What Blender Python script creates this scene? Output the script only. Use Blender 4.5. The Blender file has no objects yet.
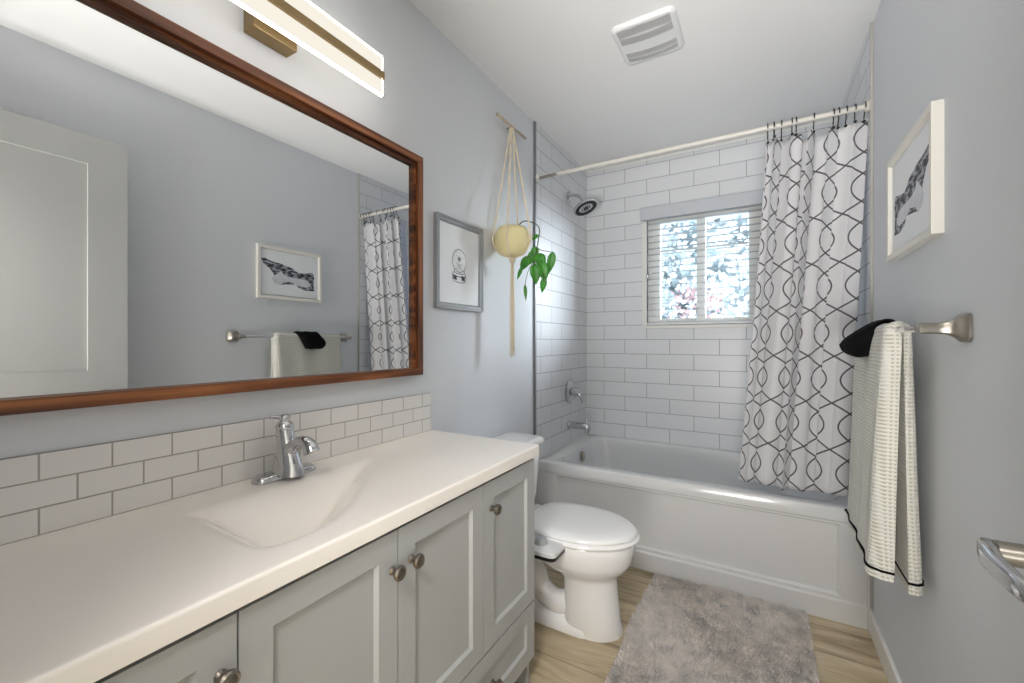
import bpy, bmesh, math, random
from mathutils import Vector, Matrix
random.seed(7)
PI = math.pi
sc = bpy.context.scene
C = sc.collection

# ------------------------------------------------------------------ camera, world, lights, exposure
cam_d = bpy.data.cameras.new('camera')
cam_d.sensor_width = 36.0
cam_d.lens = 424.07 / 1024 * 36.0
cam_d.clip_start = 0.02
cam = bpy.data.objects.new('camera', cam_d); C.objects.link(cam)
cam.location = (1.1357, 0.0, 1.1632)
cam.rotation_euler = (PI / 2, 0, math.radians(30.382))
sc.camera = cam

sc.view_settings.view_transform = 'Standard'
sc.view_settings.look = 'None'
sc.view_settings.gamma = 1.0
sc.view_settings.use_curve_mapping = False
sc.view_settings.exposure = 1.24
try:
    sc.cycles.max_bounces = 14
    sc.cycles.diffuse_bounces = 8
    sc.cycles.glossy_bounces = 6
    sc.cycles.transparent_max_bounces = 12
    sc.cycles.sample_clamp_indirect = 6.0
    sc.cycles.caustics_reflective = False
    sc.cycles.caustics_refractive = False
    sc.cycles.use_denoising = True
except Exception:
    pass

world = bpy.data.worlds.new('world'); sc.world = world
world.use_nodes = True
wb = world.node_tree.nodes['Background']
wb.inputs[0].default_value = (0.80, 0.91, 1.0, 1)
wb.inputs[1].default_value = 0.52

def area(name, loc, rot, sx, sy, power, col, spread=PI):
    d = bpy.data.lights.new(name, 'AREA'); d.shape = 'RECTANGLE'; d.size = sx; d.size_y = sy
    d.energy = power; d.color = col; d.spread = spread
    o = bpy.data.objects.new(name, d); C.objects.link(o); o.location = loc; o.rotation_euler = rot
    return o
# fill light under the added hall lamp, brightens the bathroom
area('hall_fill_light', (1.08, -0.75, 2.375), (0, 0, 0), 0.55, 0.55, 19, (1.0, 0.975, 0.95))
# added fill beam, aimed up through the doorway at the bathroom ceiling
area('hall_fill_beam', (1.00, -1.55, 0.65), (math.radians(125), 0, math.radians(10)), 0.9, 0.6, 19, (1.0, 0.98, 0.955), math.radians(90))
wd = area('window_daylight', (3.1, 5.2, 2.5), (0, 0, 0), 1.8, 1.8, 400, (0.88, 0.94, 1.0))
wd.rotation_euler = (Vector((0.45, 2.75, 1.35)) - wd.location).to_track_quat('-Z', 'Y').to_euler()

# ------------------------------------------------------------------ dimensions
W, H, D, YT = 1.524, 2.438, 3.027, 2.195     # width, ceiling, back wall, start of the tiled alcove
RIM = 0.466

# ------------------------------------------------------------------ materials
def srgb(r, g, b):
    f = lambda c: (c / 255 / 12.92) if c / 255 <= 0.04045 else ((c / 255 + 0.055) / 1.055) ** 2.4
    return (f(r), f(g), f(b), 1)

def mat(name, col, rough=0.5, metal=0.0, spec=0.5, bump=None, bscale=60, bstr=0.15, vary=0.0, vscale=4, coat=0, sheen=0):
    m = bpy.data.materials.new(name); m.use_nodes = True
    nt = m.node_tree; b = nt.nodes['Principled BSDF']
    b.inputs['Base Color'].default_value = col
    b.inputs['Roughness'].default_value = rough
    b.inputs['Metallic'].default_value = metal
    b.inputs['Specular IOR Level'].default_value = spec
    if coat: b.inputs['Coat Weight'].default_value = coat; b.inputs['Coat Roughness'].default_value = 0.08
    if sheen: b.inputs['Sheen Weight'].default_value = sheen
    tc = nt.nodes.new('ShaderNodeTexCoord')
    if vary:
        n = nt.nodes.new('ShaderNodeTexNoise'); n.inputs['Scale'].default_value = vscale; n.inputs['Detail'].default_value = 4
        nt.links.new(tc.outputs['Object'], n.inputs['Vector'])
        r = nt.nodes.new('ShaderNodeValToRGB')
        r.color_ramp.elements[0].position = 0.3; r.color_ramp.elements[1].position = 0.7
        r.color_ramp.elements[0].color = tuple(c * (1 - vary) for c in col[:3]) + (1,)
        r.color_ramp.elements[1].color = tuple(min(1, c * (1 + vary)) for c in col[:3]) + (1,)
        nt.links.new(n.outputs['Fac'], r.inputs['Fac']); nt.links.new(r.outputs['Color'], b.inputs['Base Color'])
    if bump:
        n2 = nt.nodes.new('ShaderNodeTexNoise'); n2.inputs['Scale'].default_value = bscale; n2.inputs['Detail'].default_value = 3
        nt.links.new(tc.outputs['Object'], n2.inputs['Vector'])
        bp = nt.nodes.new('ShaderNodeBump'); bp.inputs['Strength'].default_value = bstr; bp.inputs['Distance'].default_value = bump
        nt.links.new(n2.outputs['Fac'], bp.inputs['Height']); nt.links.new(bp.outputs['Normal'], b.inputs['Normal'])
    return m

M = {}
M['paint'] = mat('wall_paint', srgb(214, 217, 221), 0.6, bump=0.001, bscale=260, bstr=0.12)
M['ceiling'] = mat('ceiling_paint', srgb(231, 231, 231), 0.8, bump=0.001, bscale=200, bstr=0.1)
M['hall'] = mat('hall_paint', srgb(225, 223, 218), 0.7)
M['trim'] = mat('trim_white', srgb(226, 226, 222), 0.35)
M['cab'] = mat('cabinet_paint', srgb(178, 180, 179), 0.38)
M['dark'] = mat('dark_gap', srgb(60, 58, 56), 0.8)
M['counter'] = mat('cultured_marble', srgb(252, 246, 238), 0.22, coat=0.3, vary=0.015, vscale=3)
M['porcelain'] = mat('porcelain', srgb(250, 250, 250), 0.08, coat=0.6)
M['acrylic'] = mat('tub_acrylic', srgb(222, 223, 224), 0.16, coat=0.4)
M['chrome'] = mat('chrome', (0.62, 0.62, 0.63, 1), 0.12, metal=1.0)
M['nickel'] = mat('brushed_nickel', srgb(168, 162, 152), 0.28, metal=1.0)
M['knob'] = mat('aged_nickel', srgb(140, 132, 122), 0.28, metal=1.0, vary=0.1, vscale=60)
M['bronze'] = mat('bronze_metal', srgb(150, 128, 92), 0.4, metal=0.85)
M['edge_metal'] = mat('edge_trim_metal', srgb(130, 133, 137), 0.4, metal=0.5)
M['edge_pale'] = mat('edge_trim_pale', srgb(176, 175, 170), 0.45)
M['blind'] = mat('blind_white', srgb(222, 224, 227), 0.4)
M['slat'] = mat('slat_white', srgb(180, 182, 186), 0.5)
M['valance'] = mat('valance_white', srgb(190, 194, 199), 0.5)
M['rodwhite'] = mat('rod_white', srgb(210, 207, 200), 0.35)
M['hook'] = mat('dark_hook_metal', srgb(62, 60, 60), 0.35, metal=0.7)
M['black_cloth'] = mat('black_cloth', srgb(12, 12, 14), 0.95, spec=0.15, bump=0.003, bscale=180, bstr=0.4)
M['black'] = mat('black_plastic', srgb(22, 22, 24), 0.4)
M['rubber'] = mat('nozzle_rubber', srgb(30, 32, 34), 0.5)
M['grey_frame'] = mat('grey_frame', srgb(150, 154, 158), 0.4, vary=0.05, vscale=30)
M['white_frame'] = mat('white_frame', srgb(232, 230, 222), 0.45)
M['mat_board'] = mat('mat_board', srgb(236, 238, 241), 0.5)
M['ink'] = mat('ink', srgb(72, 76, 86), 0.7)
M['cord'] = mat('cotton_cord', srgb(228, 216, 192), 0.9, bump=0.002, bscale=300, bstr=0.5)
M['pot'] = mat('cream_pot', srgb(232, 220, 168), 0.55, bump=0.002, bscale=40, bstr=0.25)
M['soil'] = mat('soil', srgb(70, 54, 42), 0.95, bump=0.01, bscale=120, bstr=0.8)
M['leaf'] = mat('leaf_green', srgb(58, 138, 36), 0.4, vary=0.28, vscale=25)
M['stem'] = mat('stem', srgb(82, 92, 58), 0.6)
M['grille'] = mat('grille_grey', srgb(196, 196, 196), 0.7)
M['plastic'] = mat('plastic_white', srgb(222, 223, 224), 0.35)
M['plastic_grey'] = mat('plastic_grey', srgb(176, 179, 182), 0.35)
M['dowel'] = mat('driftwood', srgb(186, 172, 152), 0.8, vary=0.15, vscale=40)

M['door'] = mat('door_paint', srgb(188, 189, 187), 0.4)
def tile_mat(name, axes, ox, oz, bw, bh, mortar, tile, grout, bstr=0.5):
    m = bpy.data.materials.new(name); m.use_nodes = True
    nt = m.node_tree; b = nt.nodes['Principled BSDF']
    tc = nt.nodes.new('ShaderNodeTexCoord'); sp = nt.nodes.new('ShaderNodeSeparateXYZ'); cb = nt.nodes.new('ShaderNodeCombineXYZ')
    nt.links.new(tc.outputs['Object'], sp.inputs[0])
    ax = nt.nodes.new('ShaderNodeMath'); ax.operation = 'ADD'; ax.inputs[1].default_value = -ox
    az = nt.nodes.new('ShaderNodeMath'); az.operation = 'ADD'; az.inputs[1].default_value = -oz
    nt.links.new(sp.outputs[axes], ax.inputs[0]); nt.links.new(sp.outputs['Z'], az.inputs[0])
    nt.links.new(ax.outputs[0], cb.inputs[0]); nt.links.new(az.outputs[0], cb.inputs[1])
    br = nt.nodes.new('ShaderNodeTexBrick')
    br.offset = 0.5; br.offset_frequency = 2; br.squash = 1.0
    br.inputs['Scale'].default_value = 1.0; br.inputs['Mortar Size'].default_value = mortar
    br.inputs['Mortar Smooth'].default_value = 0.15; br.inputs['Bias'].default_value = 0
    br.inputs['Brick Width'].default_value = bw; br.inputs['Row Height'].default_value = bh
    br.inputs['Color1'].default_value = tile; br.inputs['Color2'].default_value = tuple(c * 0.965 for c in tile[:3]) + (1,)
    br.inputs['Mortar'].default_value = grout
    nt.links.new(cb.outputs[0], br.inputs['Vector']); nt.links.new(br.outputs['Color'], b.inputs['Base Color'])
    rr = nt.nodes.new('ShaderNodeMapRange'); b.inputs['Specular IOR Level'].default_value = 0.35; rr.inputs['To Min'].default_value = 0.30; rr.inputs['To Max'].default_value = 0.8
    nt.links.new(br.outputs['Fac'], rr.inputs['Value']); nt.links.new(rr.outputs[0], b.inputs['Roughness'])
    nz = nt.nodes.new('ShaderNodeTexNoise'); nz.inputs['Scale'].default_value = 5
    nt.links.new(tc.outputs['Object'], nz.inputs['Vector'])
    mx = nt.nodes.new('ShaderNodeMath'); mx.operation = 'MULTIPLY_ADD'; mx.inputs[1].default_value = -1.0
    nt.links.new(br.outputs['Fac'], mx.inputs[0])
    sc_ = nt.nodes.new('ShaderNodeMath'); sc_.operation = 'MULTIPLY'; sc_.inputs[1].default_value = 0.6
    nt.links.new(nz.outputs['Fac'], sc_.inputs[0]); nt.links.new(sc_.outputs[0], mx.inputs[2])
    bp = nt.nodes.new('ShaderNodeBump'); bp.inputs['Strength'].default_value = bstr; bp.inputs['Distance'].default_value = 0.002
    nt.links.new(mx.outputs[0], bp.inputs['Height']); nt.links.new(bp.outputs['Normal'], b.inputs['Normal'])
    return m
TW, TG = srgb(217, 219, 222), srgb(160, 162, 166)
M['tile_back'] = tile_mat('subway_tile_back', 'X', 0.145, RIM, 0.305, 0.1016, 0.0022, TW, TG)
M['tile_side'] = tile_mat('subway_tile_side', 'Y', D - 0.155, RIM, 0.305, 0.1016, 0.0022, TW, TG)
M['tile_splash'] = tile_mat('subway_tile_splash', 'Y', 0.0778, 0.812, 0.1008, 0.0495, 0.0016, srgb(228, 226, 223), srgb(168, 165, 160))

def wood_mat(name, c1, c2, c3, stretch, rough=0.45, axis=1, knots=True):
    m = bpy.data.materials.new(name); m.use_nodes = True
    nt = m.node_tree; b = nt.nodes['Principled BSDF']; b.inputs['Roughness'].default_value = rough
    tc = nt.nodes.new('ShaderNodeTexCoord'); mp = nt.nodes.new('ShaderNodeMapping')
    s = [1, 1, 1]; s[axis] = stretch; mp.inputs['Scale'].default_value = s
    nt.links.new(tc.outputs['Object'], mp.inputs['Vector'])
    n = nt.nodes.new('ShaderNodeTexNoise'); n.inputs['Scale'].default_value = 34; n.inputs['Detail'].default_value = 6; n.inputs['Distortion'].default_value = 0.6
    nt.links.new(mp.outputs[0], n.inputs['Vector'])
    r = nt.nodes.new('ShaderNodeValToRGB'); e = r.color_ramp.elements
    e[0].position = 0.34; e[0].color = c1; e[1].position = 0.68; e[1].color = c3
    k = e.new(0.5); k.color = c2
    nt.links.new(n.outputs['Fac'], r.inputs['Fac'])
    out = r.outputs['Color']
    if knots:
        v = nt.nodes.new('ShaderNodeTexVoronoi'); v.inputs['Scale'].default_value = 5.5
        mp2 = nt.nodes.new('ShaderNodeMapping'); s2 = [1, 1, 1]; s2[axis] = 0.55; mp2.inputs['Scale'].default_value = s2
        nt.links.new(tc.outputs['Object'], mp2.inputs['Vector']); nt.links.new(mp2.outputs[0], v.inputs['Vector'])
        mr = nt.nodes.new('ShaderNodeMapRange'); mr.inputs['From Min'].default_value = 0.05; mr.inputs['From Max'].default_value = 0.12
        nt.links.new(v.outputs['Distance'], mr.inputs['Value'])
        mx = nt.nodes.new('ShaderNodeMix'); mx.data_type = 'RGBA'
        nt.links.new(mr.outputs[0], mx.inputs['Factor'])
        mx.inputs['A'].default_value = tuple(c * 0.25 for c in c1[:3]) + (1,)
        nt.links.new(out, mx.inputs['B']); out = mx.outputs['Result']
    nt.links.new(out, b.inputs['Base Color'])
    return m
M['frame_y'] = wood_mat('cedar_frame_long', srgb(70, 37, 19), srgb(122, 70, 38), srgb(170, 108, 63), 0.06, axis=1)
M['frame_z'] = wood_mat('cedar_frame_upright', srgb(70, 37, 19), srgb(122, 70, 38), srgb(170, 108, 63), 0.06, axis=2)
M['frame_in'] = mat('frame_dark_core', srgb(70, 38, 22), 0.6)

def floor_mat():
    m = bpy.data.materials.new('vinyl_plank'); m.use_nodes = True
    nt = m.node_tree; b = nt.nodes['Principled BSDF']; b.inputs['Roughness'].default_value = 0.42
    tc = nt.nodes.new('ShaderNodeTexCoord')
    br = nt.nodes.new('ShaderNodeTexBrick'); br.offset = 0.37; br.offset_frequency = 2
    br.inputs['Scale'].default_value = 1; br.inputs['Brick Width'].default_value = 1.22; br.inputs['Row Height'].default_value = 0.178
    br.inputs['Mortar Size'].default_value = 0.0014; br.inputs['Mortar Smooth'].default_value = 0.2
    br.inputs['Color1'].default_value = (0.25, 0.25, 0.25, 1); br.inputs['Color2'].default_value = (0.8, 0.8, 0.8, 1); br.inputs['Mortar'].default_value = (0, 0, 0, 1)
    nt.links.new(tc.outputs['Object'], br.inputs['Vector'])
    mp = nt.nodes.new('ShaderNodeMapping'); mp.inputs['Scale'].default_value = (1.3, 8, 1)
    nt.links.new(tc.outputs['Object'], mp.inputs['Vector'])
    ad = nt.nodes.new('ShaderNodeVectorMath'); ad.operation = 'ADD'
    nt.links.new(mp.outputs[0], ad.inputs[0]); 
    sc2 = nt.nodes.new('ShaderNodeVectorMath'); sc2.operation = 'SCALE'; sc2.inputs['Scale'].default_value = 7
    nt.links.new(br.outputs['Color'], sc2.inputs[0]); nt.links.new(sc2.outputs[0], ad.inputs[1])
    n = nt.nodes.new('ShaderNodeTexNoise'); n.inputs['Scale'].default_value = 1.6; n.inputs['Detail'].default_value = 8; n.inputs['Roughness'].default_value = 0.6; n.inputs['Distortion'].default_value = 0.8
    nt.links.new(ad.outputs[0], n.inputs['Vector'])
    r = nt.nodes.new('ShaderNodeValToRGB'); e = r.color_ramp.elements
    e[0].position = 0.30; e[0].color = srgb(130, 114, 90); e[1].position = 0.72; e[1].color = srgb(212, 198, 170)
    k = e.new(0.5); k.color = srgb(184, 167, 137)
    nt.links.new(n.outputs['Fac'], r.inputs['Fac'])
    mx = nt.nodes.new('ShaderNodeMix'); mx.data_type = 'RGBA'; mx.inputs['B'].default_value = srgb(92, 80, 66)
    nt.links.new(br.outputs['Fac'], mx.inputs['Factor']); nt.links.new(r.outputs['Color'], mx.inputs['A'])
    nt.links.new(mx.outputs['Result'], b.inputs['Base Color'])
    return m
M['floor'] = floor_mat()

def emit(name, col, st):
    m = bpy.data.materials.new(name); m.use_nodes = True; nt = m.node_tree
    for n in list(nt.nodes): nt.nodes.remove(n)
    o = nt.nodes.new('ShaderNodeOutputMaterial'); e = nt.nodes.new('ShaderNodeEmission')
    e.inputs[0].default_value = col; e.inputs[1].default_value = st
    nt.links.new(e.outputs[0], o.inputs[0]); return m
M['glow'] = emit('lit_acrylic', (1.0, 0.94, 0.82, 1), 0.40)
M['glow_edge'] = emit('lit_acrylic_edge', (1.0, 0.94, 0.87, 1), 6.4)
M['hall_fill_glow'] = emit('added_lamp_glow', (1.0, 0.96, 0.9, 1), 2.5)  # glow of the lamp added in the hall for fill

def glass_mat():
    m = bpy.data.materials.new('window_glass'); m.use_nodes = True; nt = m.node_tree
    for n in list(nt.nodes): nt.nodes.remove(n)
    o = nt.nodes.new('ShaderNodeOutputMaterial'); t = nt.nodes.new('ShaderNodeBsdfTransparent'); g = nt.nodes.new('ShaderNodeBsdfGlossy')
    g.inputs['Roughness'].default_value = 0.02; mx = nt.nodes.new('ShaderNodeMixShader'); mx.inputs[0].default_value = 0.06
    t.inputs[0].default_value = (0.95, 0.97, 0.98, 1)
    nt.links.new(t.outputs[0], mx.inputs[1]); nt.links.new(g.outputs[0], mx.inputs[2]); nt.links.new(mx.outputs[0], o.inputs[0])
    return m
M['glass'] = glass_mat()
M['mirror'] = mat('mirror_silver', (0.80, 0.81, 0.81, 1), 0.0, metal=1.0)

def cloth_mat(name, base, trans, pattern):
    """Thin cloth: diffuse with some light coming through. pattern = printed interlaced wave lines."""
    m = bpy.data.materials.new(name); m.use_nodes = True; nt = m.node_tree
    b = nt.nodes['Principled BSDF']; out = nt.nodes['Material Output']; b.inputs['Roughness'].default_value = 0.85
    tr = nt.nodes.new('ShaderNodeBsdfTranslucent'); mx = nt.nodes.new('ShaderNodeMixShader'); mx.inputs[0].default_value = trans
    nt.links.new(b.outputs[0], mx.inputs[1]); nt.links.new(tr.outputs[0], mx.inputs[2]); nt.links.new(mx.outputs[0], out.inputs[0])
    if not pattern:
        b.inputs['Base Color'].default_value = base; tr.inputs[0].default_value = base; return m
    P, T, A, LW = pattern
    def math_(op, a, bb=None, c=None):
        n = nt.nodes.new('ShaderNodeMath'); n.operation = op
        for i, v in enumerate((a, bb, c)):
            if v is None: continue
            if isinstance(v, (int, float)): n.inputs[i].default_value = v
            else: nt.links.new(v, n.inputs[i])
        return n.outputs[0]
    uv = nt.nodes.new('ShaderNodeUVMap'); uv.uv_map = 'UVMap'
    sp = nt.nodes.new('ShaderNodeSeparateXYZ'); nt.links.new(uv.outputs[0], sp.inputs[0])
    u, v = sp.outputs[0], sp.outputs[1]
    th = math_('MULTIPLY', v, PI / T)
    cs = math_('MULTIPLY', math_('COSINE', th), A)
    sl = math_('MULTIPLY', math_('SINE', th), A * PI / T)
    inv = math_('DIVIDE', 1.0, math_('SQRT', math_('ADD', math_('MULTIPLY', sl, sl), 1.0)))
    ds = []
    for s in (1, -1):
        x = math_('MULTIPLY_ADD', cs, s, u)
        f = math_('FRACT', math_('DIVIDE', x, P))
        d = math_('MULTIPLY', math_('ABSOLUTE', math_('SUBTRACT', f, 0.5)), P)
        ds.append(math_('MULTIPLY', d, inv))
    d = math_('MINIMUM', ds[0], ds[1])
    mr = nt.nodes.new('ShaderNodeMapRange'); mr.inputs['From Min'].default_value = LW * 0.5; mr.inputs['From Max'].default_value = LW * 0.5 + 0.0012
    nt.links.new(d, mr.inputs['Value'])
    cm = nt.nodes.new('ShaderNodeMix'); cm.data_type = 'RGBA'
    cm.inputs['A'].default_value = srgb(98, 98, 102); cm.inputs['B'].default_value = base
    nt.links.new(mr.outputs[0], cm.inputs['Factor'])
    nt.links.new(cm.outputs['Result'], b.inputs['Base Color']); nt.links.new(cm.outputs['Result'], tr.inputs[0])
    return m
M['curtain'] = cloth_mat('printed_curtain_cloth', srgb(232, 232, 234), 0.30, (0.142, 0.200, 0.113, 0.0056))
M['liner'] = cloth_mat('liner_cloth', srgb(232, 236, 246), 0.5, None)

def towel_mat():
    m = mat('waffle_towel', srgb(226, 221, 206), 0.95, sheen=0.3); nt = m.node_tree; b = nt.nodes['Principled BSDF']
    tc = nt.nodes.new('ShaderNodeTexCoord'); sp = nt.nodes.new('ShaderNodeSeparateXYZ'); nt.links.new(tc.outputs['Object'], sp.inputs[0])
    def mth(op, a, bb=None):
        n = nt.nodes.new('ShaderNodeMath'); n.operation = op
        for i, v in enumerate((a, bb)):
            if v is None: continue
            if isinstance(v, (int, float)): n.inputs[i].default_value = v
            else: nt.links.new(v, n.inputs[i])
        return n.outputs[0]
    h = mth('SINE', mth('MULTIPLY', mth('ADD', sp.outputs['X'], sp.outputs['Y']), 2 * PI / 0.0105))
    z = mth('SINE', mth('MULTIPLY', sp.outputs['Z'], 2 * PI / 0.0105))
    p = mth('MULTIPLY_ADD', mth('MULTIPLY', h, z), 0.5)
    p = mth('ADD', mth('MULTIPLY', h, 0.25), mth('MULTIPLY', z, 0.35)); p = mth('ADD', p, 0.5)
    r = nt.nodes.new('ShaderNodeValToRGB'); e = r.color_ramp.elements
    e[0].position = 0.12; e[0].color = srgb(182, 178, 162); e[1].position = 0.42; e[1].color = srgb(216, 216, 208)
    nt.links.new(p, r.inputs['Fac']); nt.links.new(r.outputs['Color'], b.inputs['Base Color'])
    bp = nt.nodes.new('ShaderNodeBump'); bp.inputs['Strength'].default_value = 0.7; bp.inputs['Distance'].default_value = 0.003
    nt.links.new(p, bp.inputs['Height']); nt.links.new(bp.outputs['Normal'], b.inputs['Normal'])
    return m
M['towel'] = towel_mat()

def rug_mat():
    m = mat('rug_pile', srgb(178, 172, 168), 1.0, sheen=0.2); nt = m.node_tree; b = nt.nodes['Principled BSDF']
    tc = nt.nodes.new('ShaderNodeTexCoord')
    n = nt.nodes.new('ShaderNodeTexNoise'); n.inputs['Scale'].default_value = 16; n.inputs['Detail'].default_value = 9; n.inputs['Roughness'].default_value = 0.7
    nt.links.new(tc.outputs['Object'], n.inputs['Vector'])
    r = nt.nodes.new('ShaderNodeValToRGB'); e = r.color_ramp.elements
    e[0].position = 0.32; e[0].color = srgb(164, 162, 162); e[1].position = 0.66; e[1].color = srgb(224, 216, 208)
    k = e.new(0.5); k.color = srgb(206, 200, 195)
    nt.links.new(n.outputs['Fac'], r.inputs['Fac']); nt.links.new(r.outputs['Color'], b.inputs['Base Color'])
    return m
M['rug'] = rug_mat()

def art_mat():
    m = mat('art_print', srgb(120, 120, 130), 0.6); nt = m.node_tree; b = nt.nodes['Principled BSDF']
    tc = nt.nodes.new('ShaderNodeTexCoord'); mp = nt.nodes.new('ShaderNodeMapping'); mp.inputs['Scale'].default_value = (1, 22, 60)
    mp.inputs['Rotation'].default_value = (0.5, 0, 0)
    nt.links.new(tc.outputs['Object'], mp.inputs[0])
    n = nt.nodes.new('ShaderNodeTexNoise'); n.inputs['Scale'].default_value = 1.2; n.inputs['Detail'].default_value = 6
    nt.links.new(mp.outputs[0], n.inputs['Vector'])
    r = nt.nodes.new('ShaderNodeValToRGB'); e = r.color_ramp.elements
    e[0].position = 0.46; e[0].color = srgb(44, 46, 54); e[1].position = 0.60; e[1].color = srgb(170, 172, 182)
    nt.links.new(n.outputs['Fac'], r.inputs['Fac']); nt.links.new(r.outputs['Color'], b.inputs['Base Color'])
    return m
M['art'] = art_mat()
M['art_pale'] = mat('art_pale', srgb(214, 216, 222), 0.6, vary=0.1, vscale=30)

# ------------------------------------------------------------------ mesh helpers (all in world coordinates)
def B(): return bmesh.new()

def box(bm, a, b, bev=0.0, seg=2):
    c = [(a[i] + b[i]) / 2 for i in range(3)]; s = [abs(b[i] - a[i]) for i in range(3)]
    r = bmesh.ops.create_cube(bm, size=1.0, matrix=Matrix.Translation(c) @ Matrix.Diagonal((s[0], s[1], s[2], 1)))
    if bev:
        es = set()
        for v in r['verts']: es.update(v.link_edges)
        bmesh.ops.bevel(bm, geom=list(es), offset=bev, segments=seg, affect='EDGES', profile=0.5)
    return bm

def loft(bm, rings, cap=True, closed=True):
    vs = [[bm.verts.new(p) for p in r] for r in rings]
    n = len(vs[0])
    for i in range(len(vs) - 1):
        for j in range(n if closed else n - 1):
            k = (j + 1) % n
            bm.faces.new((vs[i][j], vs[i][k], vs[i + 1][k], vs[i + 1][j]))
    if cap:
        bm.faces.new(list(reversed(vs[0]))); bm.faces.new(vs[-1])
    return vs

def frame_for(d):
    d = Vector(d).normalized(); up = Vector((0, 0, 1)) if abs(d.z) < 0.95 else Vector((0, 1, 0))
    a = d.cross(up).normalized(); b = a.cross(d).normalized(); return d, a, b

def lathe(bm, prof, origin, axis=(0, 0, 1), seg=28, cap=True, sx=1.0, sy=1.0):
    """prof: list of (radius, distance along axis)."""
    d, a, b = frame_for(axis); o = Vector(origin)
    rings = [[o + d * h + a * (math.cos(2 * PI * k / seg) * r * sx) + b * (math.sin(2 * PI * k / seg) * r * sy) for k in range(seg)] for r, h in prof]
    return loft(bm, rings, cap)

def smooth_path(pts, n=6):
    """Catmull-Rom through pts."""
    P = [Vector(p) for p in pts]; out = []
    for i in range(len(P) - 1):
        p0 = P[max(i - 1, 0)]; p1 = P[i]; p2 = P[i + 1]; p3 = P[min(i + 2, len(P) - 1)]
        for k in range(n):
            t = k / n
            out.append(0.5 * ((2 * p1) + (-p0 + p2) * t + (2 * p0 - 5 * p1 + 4 * p2 - p3) * t * t + (-p0 + 3 * p1 - 3 * p2 + p3) * t ** 3))
    out.append(P[-1]); return out

def tube(bm, pts, r, seg=10, cap=True, flat=1.0):
    P = [Vector(p) for p in pts]; n = len(P)
    rad = r if isinstance(r, (list, tuple)) else [r] * n
    if len(rad) != n: rad = [rad[0] + (rad[-1] - rad[0]) * i / (n - 1) for i in range(n)]
    rings = []; pa = None
    for i in range(n):
        d = (P[min(i + 1, n - 1)] - P[max(i - 1, 0)]).normalized()
        if pa is None: _, a, b = frame_for(d)
        else:
            a = (pa - d * pa.dot(d)).normalized(); b = a.cross(d).normalized()
        pa = a
        rings.append([P[i] + a * math.cos(2 * PI * k / seg) * rad[i] + b * math.sin(2 * PI * k / seg) * rad[i] * flat for k in range(seg)])
    return loft(bm, rings, cap)

def rrect(x0, x1, y0, y1, r, z, n=6):
    pts = []
    for cx, cy, a0 in ((x1 - r, y1 - r, 0), (x0 + r, y1 - r, 90), (x0 + r, y0 + r, 180), (x1 - r, y0 + r, 270)):
        for k in range(n + 1):
            a = math.radians(a0 + 90 * k / n); pts.append(Vector((cx + r * math.cos(a), cy + r * math.sin(a), z)))
    return pts

def obj(name, bm, m, parent=None, smooth=False, angle=None):
    bmesh.ops.recalc_face_normals(bm, faces=bm.faces)
    me = bpy.data.meshes.new(name); bm.to_mesh(me); bm.free()
    mats = m if isinstance(m, (list, tuple)) else [m]
    for x in mats: me.materials.append(x)
    if smooth:
        for p in me.polygons: p.use_smooth = True
        if angle:
            try: me.set_sharp_from_angle(angle=math.radians(angle))
            except Exception: pass
    o = bpy.data.objects.new(name, me); C.objects.link(o)
    if parent:
        o.parent = parent
        w = Vector((0, 0, 0)); p = parent
        while p: w += p.location; p = p.parent
        me.transform(Matrix.Translation(-w))
    return o

def thing(name, loc, label, cat, group=None):
    o = bpy.data.objects.new(name, None); o.empty_display_size = 0.05; C.objects.link(o); o.location = loc
    o['label'] = label; o['category'] = cat
    if group: o['group'] = group
    return o
def tag(o, label, cat, group=None, kind=None):
    o['label'] = label; o['category'] = cat
    if group: o['group'] = group
    if kind: o['kind'] = kind
    return o
def struct(name, bm, m, label, cat, parent=None, **k):
    o = obj(name, bm, m, parent, **k)
    if not parent: o['kind'] = 'structure'; o['label'] = label; o['category'] = cat
    return o

# ------------------------------------------------------------------ the room
struct('floor', box(B(), (-1.0, -1.75, -0.06), (2.7, D + 0.02, 0.0)), M['floor'], 'greyish tan wood plank floor running under the toilet and rug', 'floor')
struct('ceiling', box(B(), (-1.0, -1.75, H), (2.7, D + 0.14, H + 0.08)), M['ceiling'], 'flat white painted ceiling above the whole bathroom', 'ceiling')
struct('wall_left', box(B(), (-0.12, -0.06, 0), (0, YT + 0.01, H)), M['paint'], 'light grey wall behind the mirror and vanity', 'wall')
struct('wall_right', box(B(), (W, -0.06, 0), (W + 0.12, YT + 0.01, H)), M['paint'], 'light grey wall on the right behind the towel bar', 'wall')
struct('wall_left_alcove', box(B(), (-0.12, YT, 0), (0.009, D + 0.12, H)), M['tile_side'], 'white subway tiled side wall with the shower head', 'wall')
struct('wall_right_alcove', box(B(), (W - 0.009, YT, 0), (W + 0.12, D + 0.12, H)), M['tile_side'], 'white subway tiled side wall behind the curtain', 'wall')
WX0, WX1, WZ0, WZ1 = 0.452, 1.16, 1.275, 2.03
bm = B()
box(bm, (0, D, 0), (WX0, D + 0.12, H)); box(bm, (WX1, D, 0), (W, D + 0.12, H))
box(bm, (WX0, D, 0), (WX1, D + 0.12, WZ0)); box(bm, (WX0, D, WZ1), (WX1, D + 0.12, H))
struct('wall_back', bm, M['tile_back'], 'white subway tiled wall around the window above the tub', 'wall')
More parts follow.
